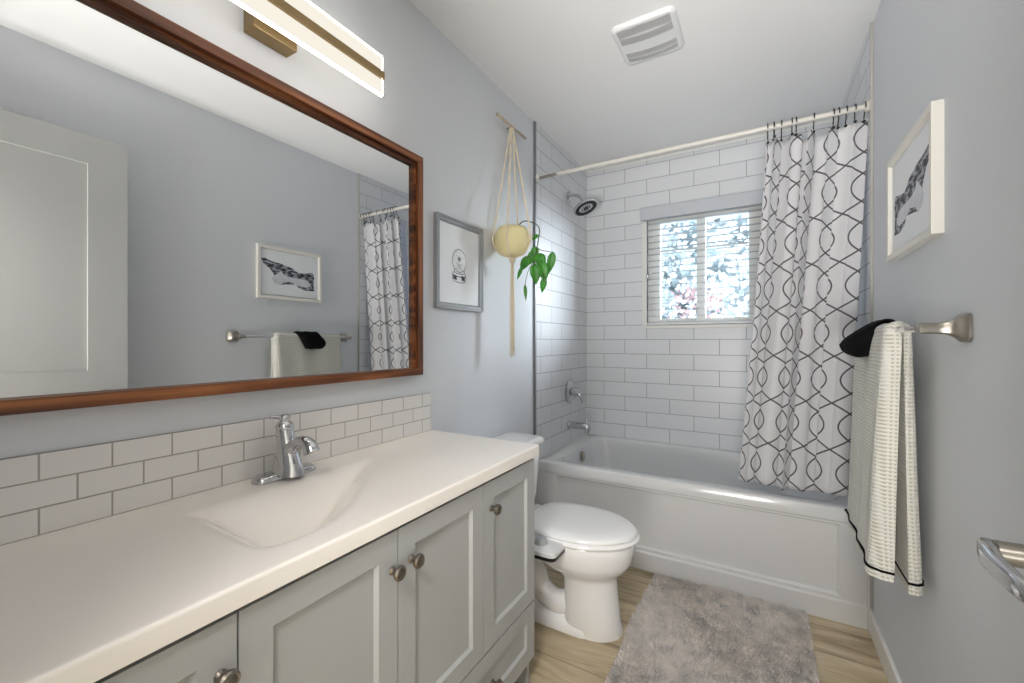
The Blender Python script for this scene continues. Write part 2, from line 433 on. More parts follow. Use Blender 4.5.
# entry wall with the doorway the camera stands in
DX0, DX1, DZ = 0.70, 1.475, 2.06
bm = B()
box(bm, (-1.0, -0.17, 0), (DX0, -0.06, H)); box(bm, (DX1, -0.17, 0), (2.7, -0.06, H)); box(bm, (DX0, -0.17, DZ), (DX1, -0.06, H))
struct('wall_front', bm, M['paint'], 'light grey wall with the doorway on the camera side', 'wall')
bm = B()
box(bm, (-1.0, -1.75, 0), (-0.9, -0.17, H)); box(bm, (2.6, -1.75, 0), (2.7, -0.17, H)); box(bm, (-1.0, -1.75, 0), (2.7, -1.65, H))
struct('wall_hall', bm, M['hall'], 'plain hall walls outside the bathroom doorway', 'wall')
# corner joint strip at the ceiling of the back wall
struct('trim_3', box(B(), (0.009, D - 0.006, H - 0.014), (W - 0.009, D, H), 0.002), M['trim'], 'thin white bead where tiled back wall meets ceiling', 'trim')
struct('trim_1', box(B(), (0, YT - 0.012, RIM + 0.005), (0.012, YT + 0.001, H)), M['edge_metal'], 'grey metal strip ending the tiles beside hanging plant', 'trim')
bm = B(); box(bm, (W - 0.011, YT - 0.010, 0.095), (W, YT - 0.002, H), 0.002)
struct('trim_2', bm, M['edge_pale'], 'grey metal strip ending the tiles on the right wall', 'trim')
bm = B(); box(bm, (W - 0.016, YT - 0.004, 0.0), (W, YT + 0.03, 0.50), 0.002)
struct('trim_4', bm, M['trim'], 'white filler strip between tub end and right wall', 'trim')
bm = B(); box(bm, (W - 0.014, 0.0, 0), (W, YT - 0.005, 0.085), 0.004)
struct('baseboard_right', bm, M['trim'], 'white baseboard along the foot of right wall', 'baseboard')
bm = B(); box(bm, (0, 1.285, 0), (0.014, YT - 0.0, 0.085), 0.004)
struct('baseboard_left', bm, M['trim'], 'white baseboard behind the toilet', 'baseboard')

# made-up lamp, added in the unseen hall to light the bathroom
t = thing('added_hall_lamp', (1.08, -0.75, H), 'added square white fill lamp on the unseen hall ceiling', 'lamp')
obj('added_lamp_base', box(B(), (0.78, -1.05, H - 0.03), (1.38, -0.45, H), 0.008), M['trim'], t)
obj('diffuser', box(B(), (0.80, -1.03, H - 0.05), (1.36, -0.47, H - 0.03), 0.008), M['hall_fill_glow'], t)

# ------------------------------------------------------------------ window and blind
win = thing('window_1', (0.8, D + 0.05, WZ0), 'white sliding window in the tiled back wall above tub', 'window'); win['kind'] = 'structure'
bm = B(); y0, y1 = D + 0.035, D + 0.085
gx = [(0.535, 0.768), (0.822, 1.072)]
box(bm, (WX0, y0, WZ0), (gx[0][0], y1, WZ1), 0.003); box(bm, (gx[0][1], y0, WZ0), (gx[1][0], y1, WZ1), 0.003); box(bm, (gx[1][1], y0, WZ0), (WX1, y1, WZ1), 0.003)
for a, b in gx: box(bm, (a, y0, WZ0), (b, y1, WZ0 + 0.045), 0.003); box(bm, (a, y0, WZ1 - 0.05), (b, y1, WZ1), 0.003)
obj('window_frame', bm, M['trim'], win)
for a, b in gx: obj('pane', box(B(), (a, D + 0.058, WZ0 + 0.04), (b, D + 0.062, WZ1 - 0.045)), M['glass'], win)
bm = B()
for a, b in gx: box(bm, (a, D + 0.04, 1.783), (b, D + 0.055, 1.795))
obj('muntin', bm, M['grille'], win)
obj('window_sill', box(B(), (WX0 - 0.02, D - 0.012, WZ0 - 0.022), (WX1 + 0.02, D + 0.035, WZ0), 0.004), M['trim'], win)
obj('casing', box(box(B(), (WX0 - 0.03, D - 0.01, WZ0), (WX0, D + 0.02, WZ1 + 0.03), 0.002), (WX1, D - 0.01, WZ0), (WX1 + 0.03, D + 0.02, WZ1 + 0.03), 0.002), M['trim'], win)

bl = thing('window_blind', (0.8, D - 0.03, 2.09), 'white horizontal slat blind lowered over the bathroom window', 'blind')
obj('valance', box(B(), (0.418, D - 0.062, 1.995), (1.19, D - 0.012, 2.082), 0.005), M['valance'], bl)
bm = B(); z = 1.975; i = 0
while z > 1.30:
    R = Matrix.Rotation(math.radians(5), 4, 'X')
    b2 = B(); box(b2, (WX0 + 0.004, -0.024, -0.0013), (WX1 - 0.004, 0.024, 0.0013))
    b2.transform(Matrix.Translation((0, D - 0.001 + 0.004, z)) @ R)
    me = bpy.data.meshes.new('tmp'); b2.to_mesh(me); b2.free(); bm.from_mesh(me); bpy.data.meshes.remove(me)
    z -= 0.0425; i += 1
obj('slats', bm, M['slat'], bl)
obj('bottom_rail', box(B(), (WX0 + 0.004, D - 0.03, 1.277), (WX1 - 0.004, D + 0.022, 1.292), 0.003), M['blind'], bl)
for x in (0.60, 1.02):
    bm = B(); tube(bm, [(x, D - 0.024, 1.99), (x, D - 0.024, 1.29)], 0.0012, 6); obj('ladder_cord', bm, M['plastic_grey'], bl)
for x, z in ((0.458, 1.60), (0.478, 1.62)):
    bm = B(); lathe(bm, [(0.003, 0), (0.006, 0.004), (0.006, 0.018), (0.002, 0.024)], (x, D - 0.035, z), (0, 0, 1), 10); obj('cord_tassel', bm, M['plastic_grey'], bl)

# ------------------------------------------------------------------ outside: hedge with pale blossom
bm = B(); random.seed(3)
nx, nz = 46, 40
g = [[bm.verts.new((-2.2 + 6.2 * i / nx, 6.2 + 0.25 * math.sin(i * 1.3) * math.cos(j * 0.9) + random.uniform(-.12, .12), -0.3 + 4.6 * j / nz)) for i in range(nx + 1)] for j in range(nz + 1)]
g2 = [[bm.verts.new((-2.2 + 6.2 * i / nx, 7.0, -0.3 + 4.6 * j / nz)) for i in (0, nx)] for j in (0, nz)]
for j in range(nz):
    for i in range(nx): bm.faces.new((g[j][i], g[j][i + 1], g[j + 1][i + 1], g[j + 1][i]))
hedge_core = bm
M['hedge'] = mat('hedge_leaf', srgb(188, 200, 203), 0.8, vary=0.22, vscale=9)
M['blossom'] = mat('blossom', srgb(226, 232, 238), 0.8, vary=0.06, vscale=6)
M['rosebloom'] = mat('rose_blossom', srgb(206, 168, 168), 0.8, vary=0.2, vscale=8)
hd = thing('flowering_hedge', (0.8, 6.4, 0), 'pale flowering hedge seen outside through the blind', 'hedge')
o = obj('foliage', hedge_core, M['hedge'], hd)
o['kind'] = 'stuff'
def petals(n, xr, zr, sz):
    b = B()
    for k in range(n):
        c = Vector((random.uniform(*xr), random.uniform(5.75, 6.1), random.uniform(*zr)))
        a = Vector((random.uniform(-1, 1), random.uniform(-.4, .4), random.uniform(-1, 1))).normalized(); d = a.cross(Vector((0, 1, 0.2))).normalized()
        s = random.uniform(.5, 1) * sz
        b.faces.new([b.verts.new(p) for p in (c - a * s, c + d * s * .6, c + a * s, c - d * s * .6)])
    return b
o = obj('blossom', petals(5200, (-2.0, 2.4), (0.6, 4.0), 0.055), M['blossom'], hd); o['kind'] = 'stuff'
o = obj('leaf_spray', petals(1500, (-2.0, 2.4), (0.6, 4.0), 0.05), M['hedge'], hd); o['kind'] = 'stuff'
o = obj('rose_blossom', petals(260, (0.1, 0.75), (1.1, 1.85), 0.05), M['rosebloom'], hd); o['kind'] = 'stuff'
struct('ground', box(B(), (-6, D + 0.13, -0.3), (8, 9, -0.06)), M['hedge'], 'garden ground outside the window', 'ground')

# ------------------------------------------------------------------ bathtub
tub = thing('bathtub', (0.76, 2.61, 0), 'white alcove bathtub with a recessed front panel', 'bathtub')
bm = B(); x0, x1, ya, yb = 0.0095, W - 0.0165, YT + 0.008, D - 0.0005
top = RIM + 0.006
n = 8
rings = [rrect(x0, x1, ya + 0.012, yb, 0.004, 0.413, n), rrect(x0, x1, ya + 0.001, yb, 0.004, 0.416, n),
         rrect(x0, x1, ya, yb, 0.004, top - 0.012, n), rrect(x0 + .001, x1 - .001, ya + 0.004, yb - .001, 0.006, top - 0.003, n), rrect(x0 + .003, x1 - .003, ya + 0.012, yb - .003, 0.008, top, n),
         rrect(x0 + 0.085, x1 - 0.065, ya + 0.075, yb - 0.05, 0.10, top, n), rrect(x0 + 0.092, x1 - 0.075, ya + 0.082, yb - 0.057, 0.10, top - 0.004, n),
         rrect(x0 + 0.097, x1 - 0.085, ya + 0.087, yb - 0.062, 0.10, top - 0.016, n), rrect(x0 + 0.108, x1 - 0.13, ya + 0.096, yb - 0.072, 0.11, 0.34, n),
         rrect(x0 + 0.120, x1 - 0.22, ya + 0.106, yb - 0.086, 0.12, 0.22, n), rrect(x0 + 0.140, x1 - 0.28, ya + 0.125, yb - 0.110, 0.13, 0.16, n), rrect(x0 + 0.180, x1 - 0.34, ya + 0.165, yb - 0.150, 0.12, 0.125, n), rrect(x0 + 0.25, x1 - 0.42, ya + 0.23, yb - 0.21, 0.10, 0.112, n), rrect(x0 + 0.33, x1 - 0.50, ya + 0.30, yb - 0.28, 0.05, 0.108, n)]
vs_ = loft(bm, rings, cap=False); bm.faces.new(vs_[-1])
obj('basin', bm, M['acrylic'], tub, smooth=True, angle=50)
# apron with recessed panel
bm = B(); fy = ya + 0.006; ry = fy + 0.014
px0, px1, pz0, pz1 = 0.125, 1.42, 0.105, 0.402
def panel_front(bm, fx, depth, a0, a1, c0, c1, p0, p1, q0, q1, sl, fn):
    """flat face with a recessed rectangle; fn(a, c, d) -> 3D"""
    O = [fn(a0, c0, 0), fn(a1, c0, 0), fn(a1, c1, 0), fn(a0, c1, 0)]
    I = [fn(p0, q0, 0), fn(p1, q0, 0), fn(p1, q1, 0), fn(p0, q1, 0)]
    R = [fn(p0 + sl, q0 + sl, depth), fn(p1 - sl, q0 + sl, depth), fn(p1 - sl, q1 - sl, depth), fn(p0 + sl, q1 - sl, depth)]
    K = [fn(a0, c0, fx), fn(a1, c0, fx), fn(a1, c1, fx), fn(a0, c1, fx)]
    loft(bm, [K, O, I, R], cap=True)
panel_front(bm, 0.03, 0.016, x0, x1, 0.0, 0.4125, px0, px1, pz0, pz1, 0.007, lambda a, c, d: Vector((a, fy + d, c)))
obj('apron', bm, M['acrylic'], tub)
bm = B(); loft(bm, [[Vector((x, p[0], p[1])) for p in ((fy + .002, 0.0), (fy - .008, 0.0), (fy - .008, 0.085), (fy - .002, 0.093), (fy + .002, 0.093))] for x in (x0, x1)], cap=True)
obj('plinth', bm, M['acrylic'], tub)
bm = B(); lathe(bm, [(0.0, 0.0), (0.032, 0.0), (0.034, 0.004), (0.030, 0.010), (0.010, 0.013), (0.0, 0.013)][1:], (x0 + 0.107, 2.66, 0.404), (1, 0, 0.12), 24)
obj('overflow_plate', bm, M['nickel'], tub, smooth=True, angle=40)

# ------------------------------------------------------------------ shower fittings on the left tiled wall
xs = 0.0095
sh = thing('rain_shower', (xs, 2.68, 2.15), 'chrome rain shower head on a bent arm', 'shower head')
bm = B(); lathe(bm, [(0.030, 0), (0.031, 0.005), (0.022, 0.012), (0.012, 0.016)], (xs, 2.68, 2.15), (1, 0, 0), 24)
obj('flange', bm, M['chrome'], sh, smooth=True, angle=50)
arm = smooth_path([(xs + .005, 2.68, 2.15), (0.05, 2.68, 2.150), (0.085, 2.68, 2.137), (0.115, 2.672, 2.100), (0.122, 2.668, 2.088)], 6)
bm = B(); tube(bm, arm, 0.0095, 14)
obj('shower_arm', bm, M['chrome'], sh, smooth=True, angle=60)
hc = Vector((0.128, 2.664, 2.072)); ax = Vector((0.42, -0.10, -0.90)).normalized()
bm = B(); lathe(bm, [(0.012, -0.022), (0.017, -0.012), (0.020, -0.002), (0.045, 0.008), (0.078, 0.016), (0.085, 0.022), (0.084, 0.030), (0.076, 0.033)], hc, ax, 40)
hh = obj('spray_head', bm, M['chrome'], sh, smooth=True, angle=50)
bm = B(); d_, a_, b_ = frame_for(ax)
for rr_, cnt in ((0.066, 30), (0.055, 24), (0.030, 12)):
    for k in range(cnt):
        an = 2 * PI * k / cnt; p = hc + d_ * 0.0325 + (a_ * math.cos(an) + b_ * math.sin(an)) * rr_
        lathe(bm, [(0.0045, 0), (0.003, 0.004)], p, d_, 6)
lathe(bm, [(0.020, 0), (0.018, 0.003)], hc + d_ * 0.0325, d_, 20)
# dark ring plate
outer = [(0.074, 0.0), (0.074, 0.0012)]; 
ringsA = [[hc + d_ * h + (a_ * math.cos(2 * PI * k / 40) + b_ * math.sin(2 * PI * k / 40)) * r for k in range(40)] for r, h in ((0.047, .0331), (0.047, .0345), (0.074, .0345), (0.074, .0331), (0.047, .0331))]
loft(bm, ringsA, cap=False)
obj('nozzle_ring', bm, M['rubber'], sh)

vl = thing('shower_valve', (xs, 2.70, 0.823), 'chrome shower valve plate with a lever, above the spout', 'valve')
bm = B(); lathe(bm, [(0.078, 0), (0.080, 0.004), (0.070, 0.012), (0.040, 0.018), (0.034, 0.020)], (xs, 2.70, 0.823), (1, 0, 0), 36)
obj('escutcheon', bm, M['chrome'], vl, smooth=True, angle=50)
bm = B(); lathe(bm, [(0.030, 0.018), (0.030, 0.045), (0.026, 0.060), (0.012, 0.066)], (xs, 2.70, 0.823), (1, 0, 0), 24)
tube(bm, smooth_path([(xs + .05, 2.70, 0.82), (xs + .075, 2.705, 0.80), (xs + .085, 2.71, 0.765), (xs + .086, 2.712, 0.745)], 4), [0.011, 0.006], 10)
obj('lever', bm, M['chrome'], vl, smooth=True, angle=50)

sp = thing('tub_spout', (xs, 2.69, 0.595), 'short chrome tub spout just above the tub rim', 'spout')
bm = B(); lathe(bm, [(0.030, 0), (0.031, 0.006), (0.025, 0.012)], (xs, 2.69, 0.597), (1, 0, 0), 24)
rings = []
for x, r, zc in ((0.008, .024, .597), (0.06, .024, .597), (0.10, .025, .596), (0.13, .026, .594), (0.143, .024, .590), (0.150, .015, .586)):
    rings.append([Vector((xs + x, 2.69 + r * math.cos(2 * PI * k / 24), zc + r * math.sin(2 * PI * k / 24))) for k in range(24)])
loft(bm, rings); lathe(bm, [(0.016, 0), (0.016, 0.02)], (xs + 0.128, 2.69, 0.556), (0, 0, 1), 18)
obj('spout_body', bm, M['chrome'], sp, smooth=True, angle=60)
bm = B(); lathe(bm, [(0.006, 0), (0.005, 0.02), (0.009, 0.022), (0.007, 0.032)], (xs + 0.125, 2.69, 0.615), (0, 0, 1), 14)
obj('diverter_knob', bm, M['chrome'], sp, smooth=True, angle=60)

# ------------------------------------------------------------------ curtain rod, hooks, curtain, liner
RZ, RY = 2.117, 2.213
rod = thing('curtain_rod', (0.009, RY, RZ), 'straight white shower curtain rod spanning the tub alcove', 'curtain rod')
bm = B(); tube(bm, [(0.135, RY, RZ), (W - 0.012, RY, RZ)], 0.0112, 18); obj('rod_tube', bm, M['rodwhite'], rod, smooth=True, angle=60)
bm = B(); tube(bm, [(0.010, RY, RZ), (0.16, RY, RZ)], 0.0085, 14); obj('inner_tube', bm, M['nickel'], rod, smooth=True, angle=60)
for xa, dx in ((0.0095, 1), (W - 0.0095, -1)):
    bm = B(); lathe(bm, [(0.024, 0), (0.024, 0.006), (0.015, 0.016)], (xa, RY, RZ), (dx, 0, 0), 20); obj('end_cap', bm, M['rodwhite'], rod, smooth=True, angle=50)

def cur_fn(s, z, off=0.0):
    """s in 0..1 across, z height -> x, y of the cloth"""
    t = (2.085 - z) / 1.59
    xl = 1.148 - 0.118 * t ** 1.15
    xr = 1.507 - 0.068 * t
    # uneven pleats: tight at the left, flatter to the right
    q = s + 0.045 * math.sin(2 * PI * s * 1.0) + 0.02 * math.sin(2 * PI * s * 3 + 1)
    x = xl + (xr - xl) * q
    ph = 2 * PI * (5.0 * s ** 0.8) + 0.35 * math.sin(2.2 * t)
    amp = (0.015 + 0.020 * math.exp(-((s - 0.12) / 0.14) ** 2) * (1 - .6 * t) + 0.026 * math.exp(-((s - 0.52 + 0.06 * t) / 0.10) ** 2)) * (0.85 + 0.15 * math.sin(2 * t + 1))
    y = RY + 0.022 + off + 0.035 * min(1, t * 1.4) + amp * math.sin(ph) + 0.004 * math.sin(2.3 * ph + 2 * t)
    x += 0.007 * math.sin(2 * ph + 0.6)
    return x, y
def make_cloth(name, m, parent, ns, nz, ztop, zbot, fn, wid, thick=0.0012):
    bm = B(); uvl = bm.loops.layers.uv.new('UVMap')
    V = [[None] * (ns + 1) for _ in range(nz + 1)]; U = {}
    # arc length at mid height for a stable print
    for j in range(nz + 1):
        f = j / nz; px = py = None; arc = 0
        for i in range(ns + 1):
            s = i / ns; zt = ztop(s); zb = zbot(s); z = zt + (zb - zt) * f
            x, y = fn(s, z); 
            if px is not None: arc += math.hypot(x - px, y - py)
            px, py = x, y
            v = bm.verts.new((x, y, z)); V[j][i] = v; U[v] = (arc, z)
    for j in range(nz + 1):
        tot = U[V[j][ns]][0]
        for v in V[j]: U[v] = (U[v][0] / tot * wid, U[v][1])
    for j in range(nz):
        for i in range(ns):
            fc = bm.faces.new((V[j][i], V[j][i + 1], V[j + 1][i + 1], V[j + 1][i]))
            for l in fc.loops: l[uvl].uv = U[l.vert]
    o = obj(name, bm, m, parent, smooth=True)
    md = o.modifiers.new('thick', 'SOLIDIFY'); md.thickness = thick
    return o
HOOKS = [0.005, 0.06, 0.10, 0.17, 0.25, 0.30, 0.53, 0.74, 0.82, 0.87, 0.93, 0.985]
def ztop_c(s):
    d = 9
    for a, b in zip(HOOKS[:-1], HOOKS[1:]):
        if a <= s <= b: d = (s - a) * (b - s) / ((b - a) / 2) ** 2 * min(1, (b - a) / 0.12)
    if d == 9: d = 0
    return 2.078 - 0.032 * d
cur = make_cloth('shower_curtain', M['curtain'], None, 300, 60, ztop_c, lambda s: 0.504 + 0.006 * math.sin(9 * s), lambda s, z: cur_fn(s, z), 0.72)
tag(cur, 'white shower curtain printed with grey interlaced wave lines', 'curtain')
def lin_fn(s, z):
    t = (2.06 - z) / 1.6
    x = 1.17 - 0.03 * t + (1.511 - .03 * t - 1.17) * s
    y = RY + 0.105 + 0.03 * t + 0.014 * math.sin(2 * PI * 4 * s + 1.5)
    return x, y
lin = make_cloth('curtain_liner', M['liner'], None, 120, 30, lambda s: 2.06, lambda s: 0.50, lin_fn, 0.6)
tag(lin, 'plain white shower liner hanging inside tub behind printed curtain', 'liner')
hookset = None
for k, s in enumerate(HOOKS):
    x, y = cur_fn(s, 2.075)
    x = min(x, 1.502)
    hk = thing('curtain_hook', (x, RY, RZ), 'dark metal curtain hook over the white rod', 'curtain hook', 'dark hooks holding the shower curtain')
    pts = []
    for a in range(0, 271, 18):
        an = math.radians(-60 + a); pts.append((x, RY + 0.019 * math.cos(an), RZ + 0.019 * math.sin(an)))
    pts = [(x, y, 2.068), (x, (y + RY) / 2 + .012, 2.082)] + pts
    bm = B(); tube(bm, smooth_path(pts, 2), 0.0024, 6); obj('hook_wire', bm, M['hook'], hk, smooth=True)
    bm = B(); lathe(bm, [(0.002, -.005), (0.006, -.002), (0.006, .002), (0.002, .005)], (x, y - 0.004, 2.066), (0, 1, 0), 10); obj('bead', bm, M['hook'], hk, smooth=True)

# ------------------------------------------------------------------ vanity
ZC = 0.812; XF = 0.475; VY0, VY1 = 0.012, 1.278
van = thing('vanity_cabinet', (0.24, 0.65, 0), 'long light grey shaker vanity cabinet with round knobs', 'cabinet')
bm = B(); e_ = 0.002
box(bm, (e_, VY0, 0.09), (XF - 0.021, VY1, 0.115)); box(bm, (e_, VY0, 0.0), (XF - 0.075, VY1, 0.09))
box(bm, (e_, VY0, 0.115), (0.014, VY1, 0.765)); box(bm, (e_, VY0, 0.115), (XF - 0.021, VY0 + .018, 0.778)); box(bm, (e_, VY1 - .018, 0.115), (XF - 0.021, VY1, 0.778))
box(bm, (XF - 0.04, VY0 + .018, 0.115), (XF - 0.021, VY1 - .018, 0.765))
# side panel of the visible end
box(bm, (XF - 0.075, VY1 - 0.018, 0.0), (XF - 0.021, VY1, 0.09))
obj('carcass', bm, M['cab'], van)
obj('shadow_gap', box(B(), (XF - 0.038, VY0 + .019, 0.765), (XF - 0.025, VY1 - .019, ZC - 0.0345)), M['dark'], van)
def shaker(name, y0, y1, z0, z1, knob=None, st=0.052):
    bm = B()
    g = 0.0016
    panel_front(bm, -0.020, -0.008, y0 + g, y1 - g, z0 + g, z1 - g, y0 + st, y1 - st, z0 + st, z1 - st, 0.007, lambda a, c, d: Vector((XF + d, a, c)))
    o = obj(name, bm, M['cab'], van)
    if knob:
        ky, kz = knob; b2 = B()
        lathe(b2, [(0.0085, 0), (0.009, 0.002), (0.0055, 0.006), (0.0055, 0.014), (0.012, 0.017), (0.0155, 0.021), (0.0155, 0.025), (0.0125, 0.0285), (0.011, 0.0275), (0.006, 0.030), (0.001, 0.0305)], (XF, ky, kz), (1, 0, 0), 28)
        obj('knob', b2, M['knob'], o, smooth=True, angle=35)
    return o
zt, zb = 0.768, 0.292
shaker('door', VY0, 0.333, zb, zt, (0.309, 0.690))
shaker('door', 0.333, 0.651, zb, zt, (0.634, 0.688))
shaker('door', 0.651, 0.973, zb, zt, (0.690, 0.688))
shaker('door', 0.973, VY1, zb, zt, (1.010, 0.690))
shaker('drawer', VY0, 0.651, 0.10, 0.290, (0.330, 0.197))
shaker('drawer', 0.651, VY1, 0.10, 0.290, (1.015, 0.192))

# countertop with moulded basin
CX, CY0, CY1 = 0.486, 0.0, 1.290
poly = [(0.128, 0.405), (0.24, 0.398), (0.33, 0.396), (0.395, 0.403), (0.418, 0.43), (0.424, 0.49), (0.412, 0.55), (0.378, 0.62), (0.320, 0.695), (0.235, 0.790), (0.170, 0.855), (0.140, 0.885), (0.126, 0.880), (0.124, 0.86), (0.122, 0.44)]
import numpy as np
pl = smooth_path([(a, b, 0) for a, b in poly[:-2]], 4); pl = [(p.x, p.y) for p in pl]
def top_grid(xs_, ys_):
    X, Y = np.meshgrid(np.array(xs_), np.array(ys_), indexing='ij'); dm = np.full(X.shape, 9.0); ins = np.zeros(X.shape, bool)
    for i in range(len(pl)):
        ax_, ay_ = pl[i]; bx_, by_ = pl[(i + 1) % len(pl)]; ex, ey = bx_ - ax_, by_ - ay_
        if ex * ex + ey * ey < 1e-10: continue
        t = np.clip(((X - ax_) * ex + (Y - ay_) * ey) / (ex * ex + ey * ey), 0, 1)
        dm = np.minimum(dm, np.hypot(X - ax_ - t * ex, Y - ay_ - t * ey))
        if ey: ins ^= ((ay_ > Y) != (by_ > Y)) & (X < ex * (Y - ay_) / ey + ax_)
    d = np.where(ins, dm, 0.0); t = np.clip(d / 0.13, 0, 1)
    z = -0.098 * (0.72 * t * t * (3 - 2 * t) + 0.28 * t)
    for _ in range(16):
        q = np.pad(z, 1, mode='edge'); z = (q[1:-1, 1:-1] * 2 + q[:-2, 1:-1] + q[2:, 1:-1] + q[1:-1, :-2] + q[1:-1, 2:]) / 6
    e = CX - X; z = z + ZC - np.where(e < 0.006, 0.006 - np.sqrt(np.clip(0.006 ** 2 - (0.006 - e) ** 2, 0, None)), 0)
    return z
bm = B()
xs_ = [0.0] + [CX * (i / 130) for i in range(1, 130)] + [CX - 0.004, CX - 0.002, CX - 0.0005, CX]
xs_ = sorted(set(round(v, 5) for v in xs_)); ys_ = [CY0 + (CY1 - CY0) * j / 360 for j in range(361)]
ZG = top_grid(xs_, ys_)
G = [[bm.verts.new((x, y, float(ZG[i, j]))) for j, y in enumerate(ys_)] for i, x in enumerate(xs_)]
for i in range(len(xs_) - 1):
    for j in range(360): bm.faces.new((G[i][j], G[i + 1][j], G[i + 1][j + 1], G[i][j + 1]))
ZB = ZC - 0.034
def skirt(row):
    low = [bm.verts.new((v.co.x, v.co.y, ZB)) for v in row]
    for k in range(len(row) - 1): bm.faces.new((row[k], row[k + 1], low[k + 1], low[k]))
skirt(G[-1]); skirt(G[0]); skirt([g[0] for g in G]); skirt([g[-1] for g in G])
ct = thing('countertop', (0.24, 0.65, ZB), 'white moulded vanity top with an integrated basin', 'countertop')
obj('sink_top', bm, M['counter'], ct, smooth=True, angle=40)
bs = struct('backsplash', box(B(), (0.0, 0.0, ZC), (0.009, 1.288, ZC + 0.148), 0.001), M['tile_splash'], 'three rows of small white subway tiles behind the vanity top', 'backsplash')
del bs['kind']; 

# faucet
FX, FY = 0.066, 0.655
fc = thing('faucet', (FX, FY, ZC), 'chrome single lever faucet on a long base plate', 'faucet')
bm = B()
loft(bm, [rrect(FX - w, FX + w, FY - l, FY + l, w * 0.98, ZC + h, 7) for w, l, h in ((0.025, 0.082, 0), (0.0255, 0.083, 0.005), (0.024, 0.080, 0.013), (0.020, 0.074, 0.017), (0.010, 0.06, 0.018))])
obj('base_plate', bm, M['chrome'], fc, smooth=True, angle=50)
bm = B(); rings = []
for h, cx_, rx, ry_ in ((0.010, .014, .048, .036), (0.03, .012, .044, .031), (0.055, .008, .037, .0265), (0.08, .002, .028, .0215), (0.10, 0, .024, .021), (0.118, -.002, .0225, .0215), (0.126, -.003, .019, .019)):
    rings.append([Vector((FX + cx_ + rx * math.cos(2 * PI * k / 28), FY + ry_ * math.sin(2 * PI * k / 28), ZC + h)) for k in range(28)])
loft(bm, rings); obj('body', bm, M['chrome'], fc, smooth=True, angle=60)
bm = B(); pth = smooth_path([(FX + .006, FY, ZC + .055), (FX + .030, FY, ZC + .078), (FX + .056, FY, ZC + .094), (FX + .082, FY, ZC + .099), (FX + .103, FY, ZC + .092), (FX + .112, FY, ZC + .076)], 5)
nP = len(pth); tube(bm, pth, [0.020 - 0.005 * math.sin(PI * i / (nP - 1)) for i in range(nP)], 18)
obj('spout', bm, M['chrome'], fc, smooth=True, angle=60)
bm = B(); lathe(bm, [(0.021, 0.126), (0.0225, 0.132), (0.019, 0.140), (0.011, 0.147), (0.0135, 0.152), (0.0135, 0.158), (0.008, 0.163), (0.001, 0.164)], (FX - .003, FY, ZC - 0.002), (0, 0, 1), 24)
tube(bm, smooth_path([(FX - .003, FY, ZC + .152), (FX - .004, FY - .018, ZC + .156), (FX - .006, FY - .036, ZC + .158)], 4), [0.006, 0.0042], 10)
obj('lever', bm, M['chrome'], fc, smooth=True, angle=50)

# ------------------------------------------------------------------ mirror
mir = thing('wall_mirror', (0, 0.6, 1.04), 'large wall mirror in a reddish brown wooden frame', 'mirror')
my0, my1, mz0, mz1 = -0.04, 1.214, 1.038, 1.858; fw = 0.026; fd = 0.036
obj('glass', box(B(), (0.001, my0 + 0.004, mz0 + 0.004), (0.010, my1 - 0.004, mz1 - 0.004)), M['mirror'], mir)
for nm, a, b, mm in (('bottom_rail', (0.0, my0, mz0), (fd, my1, mz0 + fw), 'frame_y'), ('top_rail', (0.0, my0, mz1 - fw), (fd, my1, mz1), 'frame_y'),
                     ('side_rail', (0.0, my1 - fw, mz0 + fw), (fd, my1, mz1 - fw), 'frame_z'), ('side_rail', (0.0, my0, mz0 + fw), (fd, my0 + fw, mz1 - fw), 'frame_z')):
    obj(nm, box(B(), a, b, 0.0015, 1), M[mm], mir)
# inner step of the frame
bm = B(); e = 0.012; ia, ib, ic, id_ = my0 + fw, my1 - fw, mz0 + fw, mz1 - fw
box(bm, (0.0102, ia, id_ - e), (0.022, ib, id_)); box(bm, (0.0102, ib - e, ic), (0.022, ib, id_ - e)); box(bm, (0.0102, ia, ic), (0.022, ia + e, id_ - e))
obj('inner_lip', bm, M['frame_y'], mir)

# ------------------------------------------------------------------ sconce
sco = thing('vanity_light', (0, 0.64, 2.01), 'long lit acrylic bar wall light with bronze strip', 'wall light')
obj('back_plate', box(B(), (0.0, 0.585, 1.950), (0.048, 0.700, 2.065), 0.002), M['bronze'], sco)
ly0, ly1, lz0, lz1, lx = 0.325, 0.958, 1.945, 2.072, 0.092
obj('light_panel', box(B(), (lx - 0.004, ly0 + 0.003, lz0 + 0.004), (lx + 0.004, ly1 - 0.003, lz1 - 0.004)), M['glow'], sco)
bm = B(); box(bm, (lx - .0045, ly0, lz0), (lx + .0045, ly1, lz0 + .005)); box(bm, (lx - .0045, ly0, lz1 - .005), (lx + .0045, ly1, lz1)); box(bm, (lx - .0045, ly1 - .004, lz0 + .005), (lx + .0045, ly1, lz1 - .005)); box(bm, (lx - .0045, ly0, lz0 + .005), (lx + .0045, ly0 + .004, lz1 - .005))
obj('lit_edge', bm, M['glow_edge'], sco)
obj('strip', box(B(), (lx - 0.013, ly0 - 0.001, 1.996), (lx + 0.013, ly1 + 0.001, 2.019), 0.001), M['bronze'], sco)
obj('stem', box(B(), (0.046, 0.615, 1.998), (lx - 0.01, 0.67, 2.017)), M['bronze'], sco)

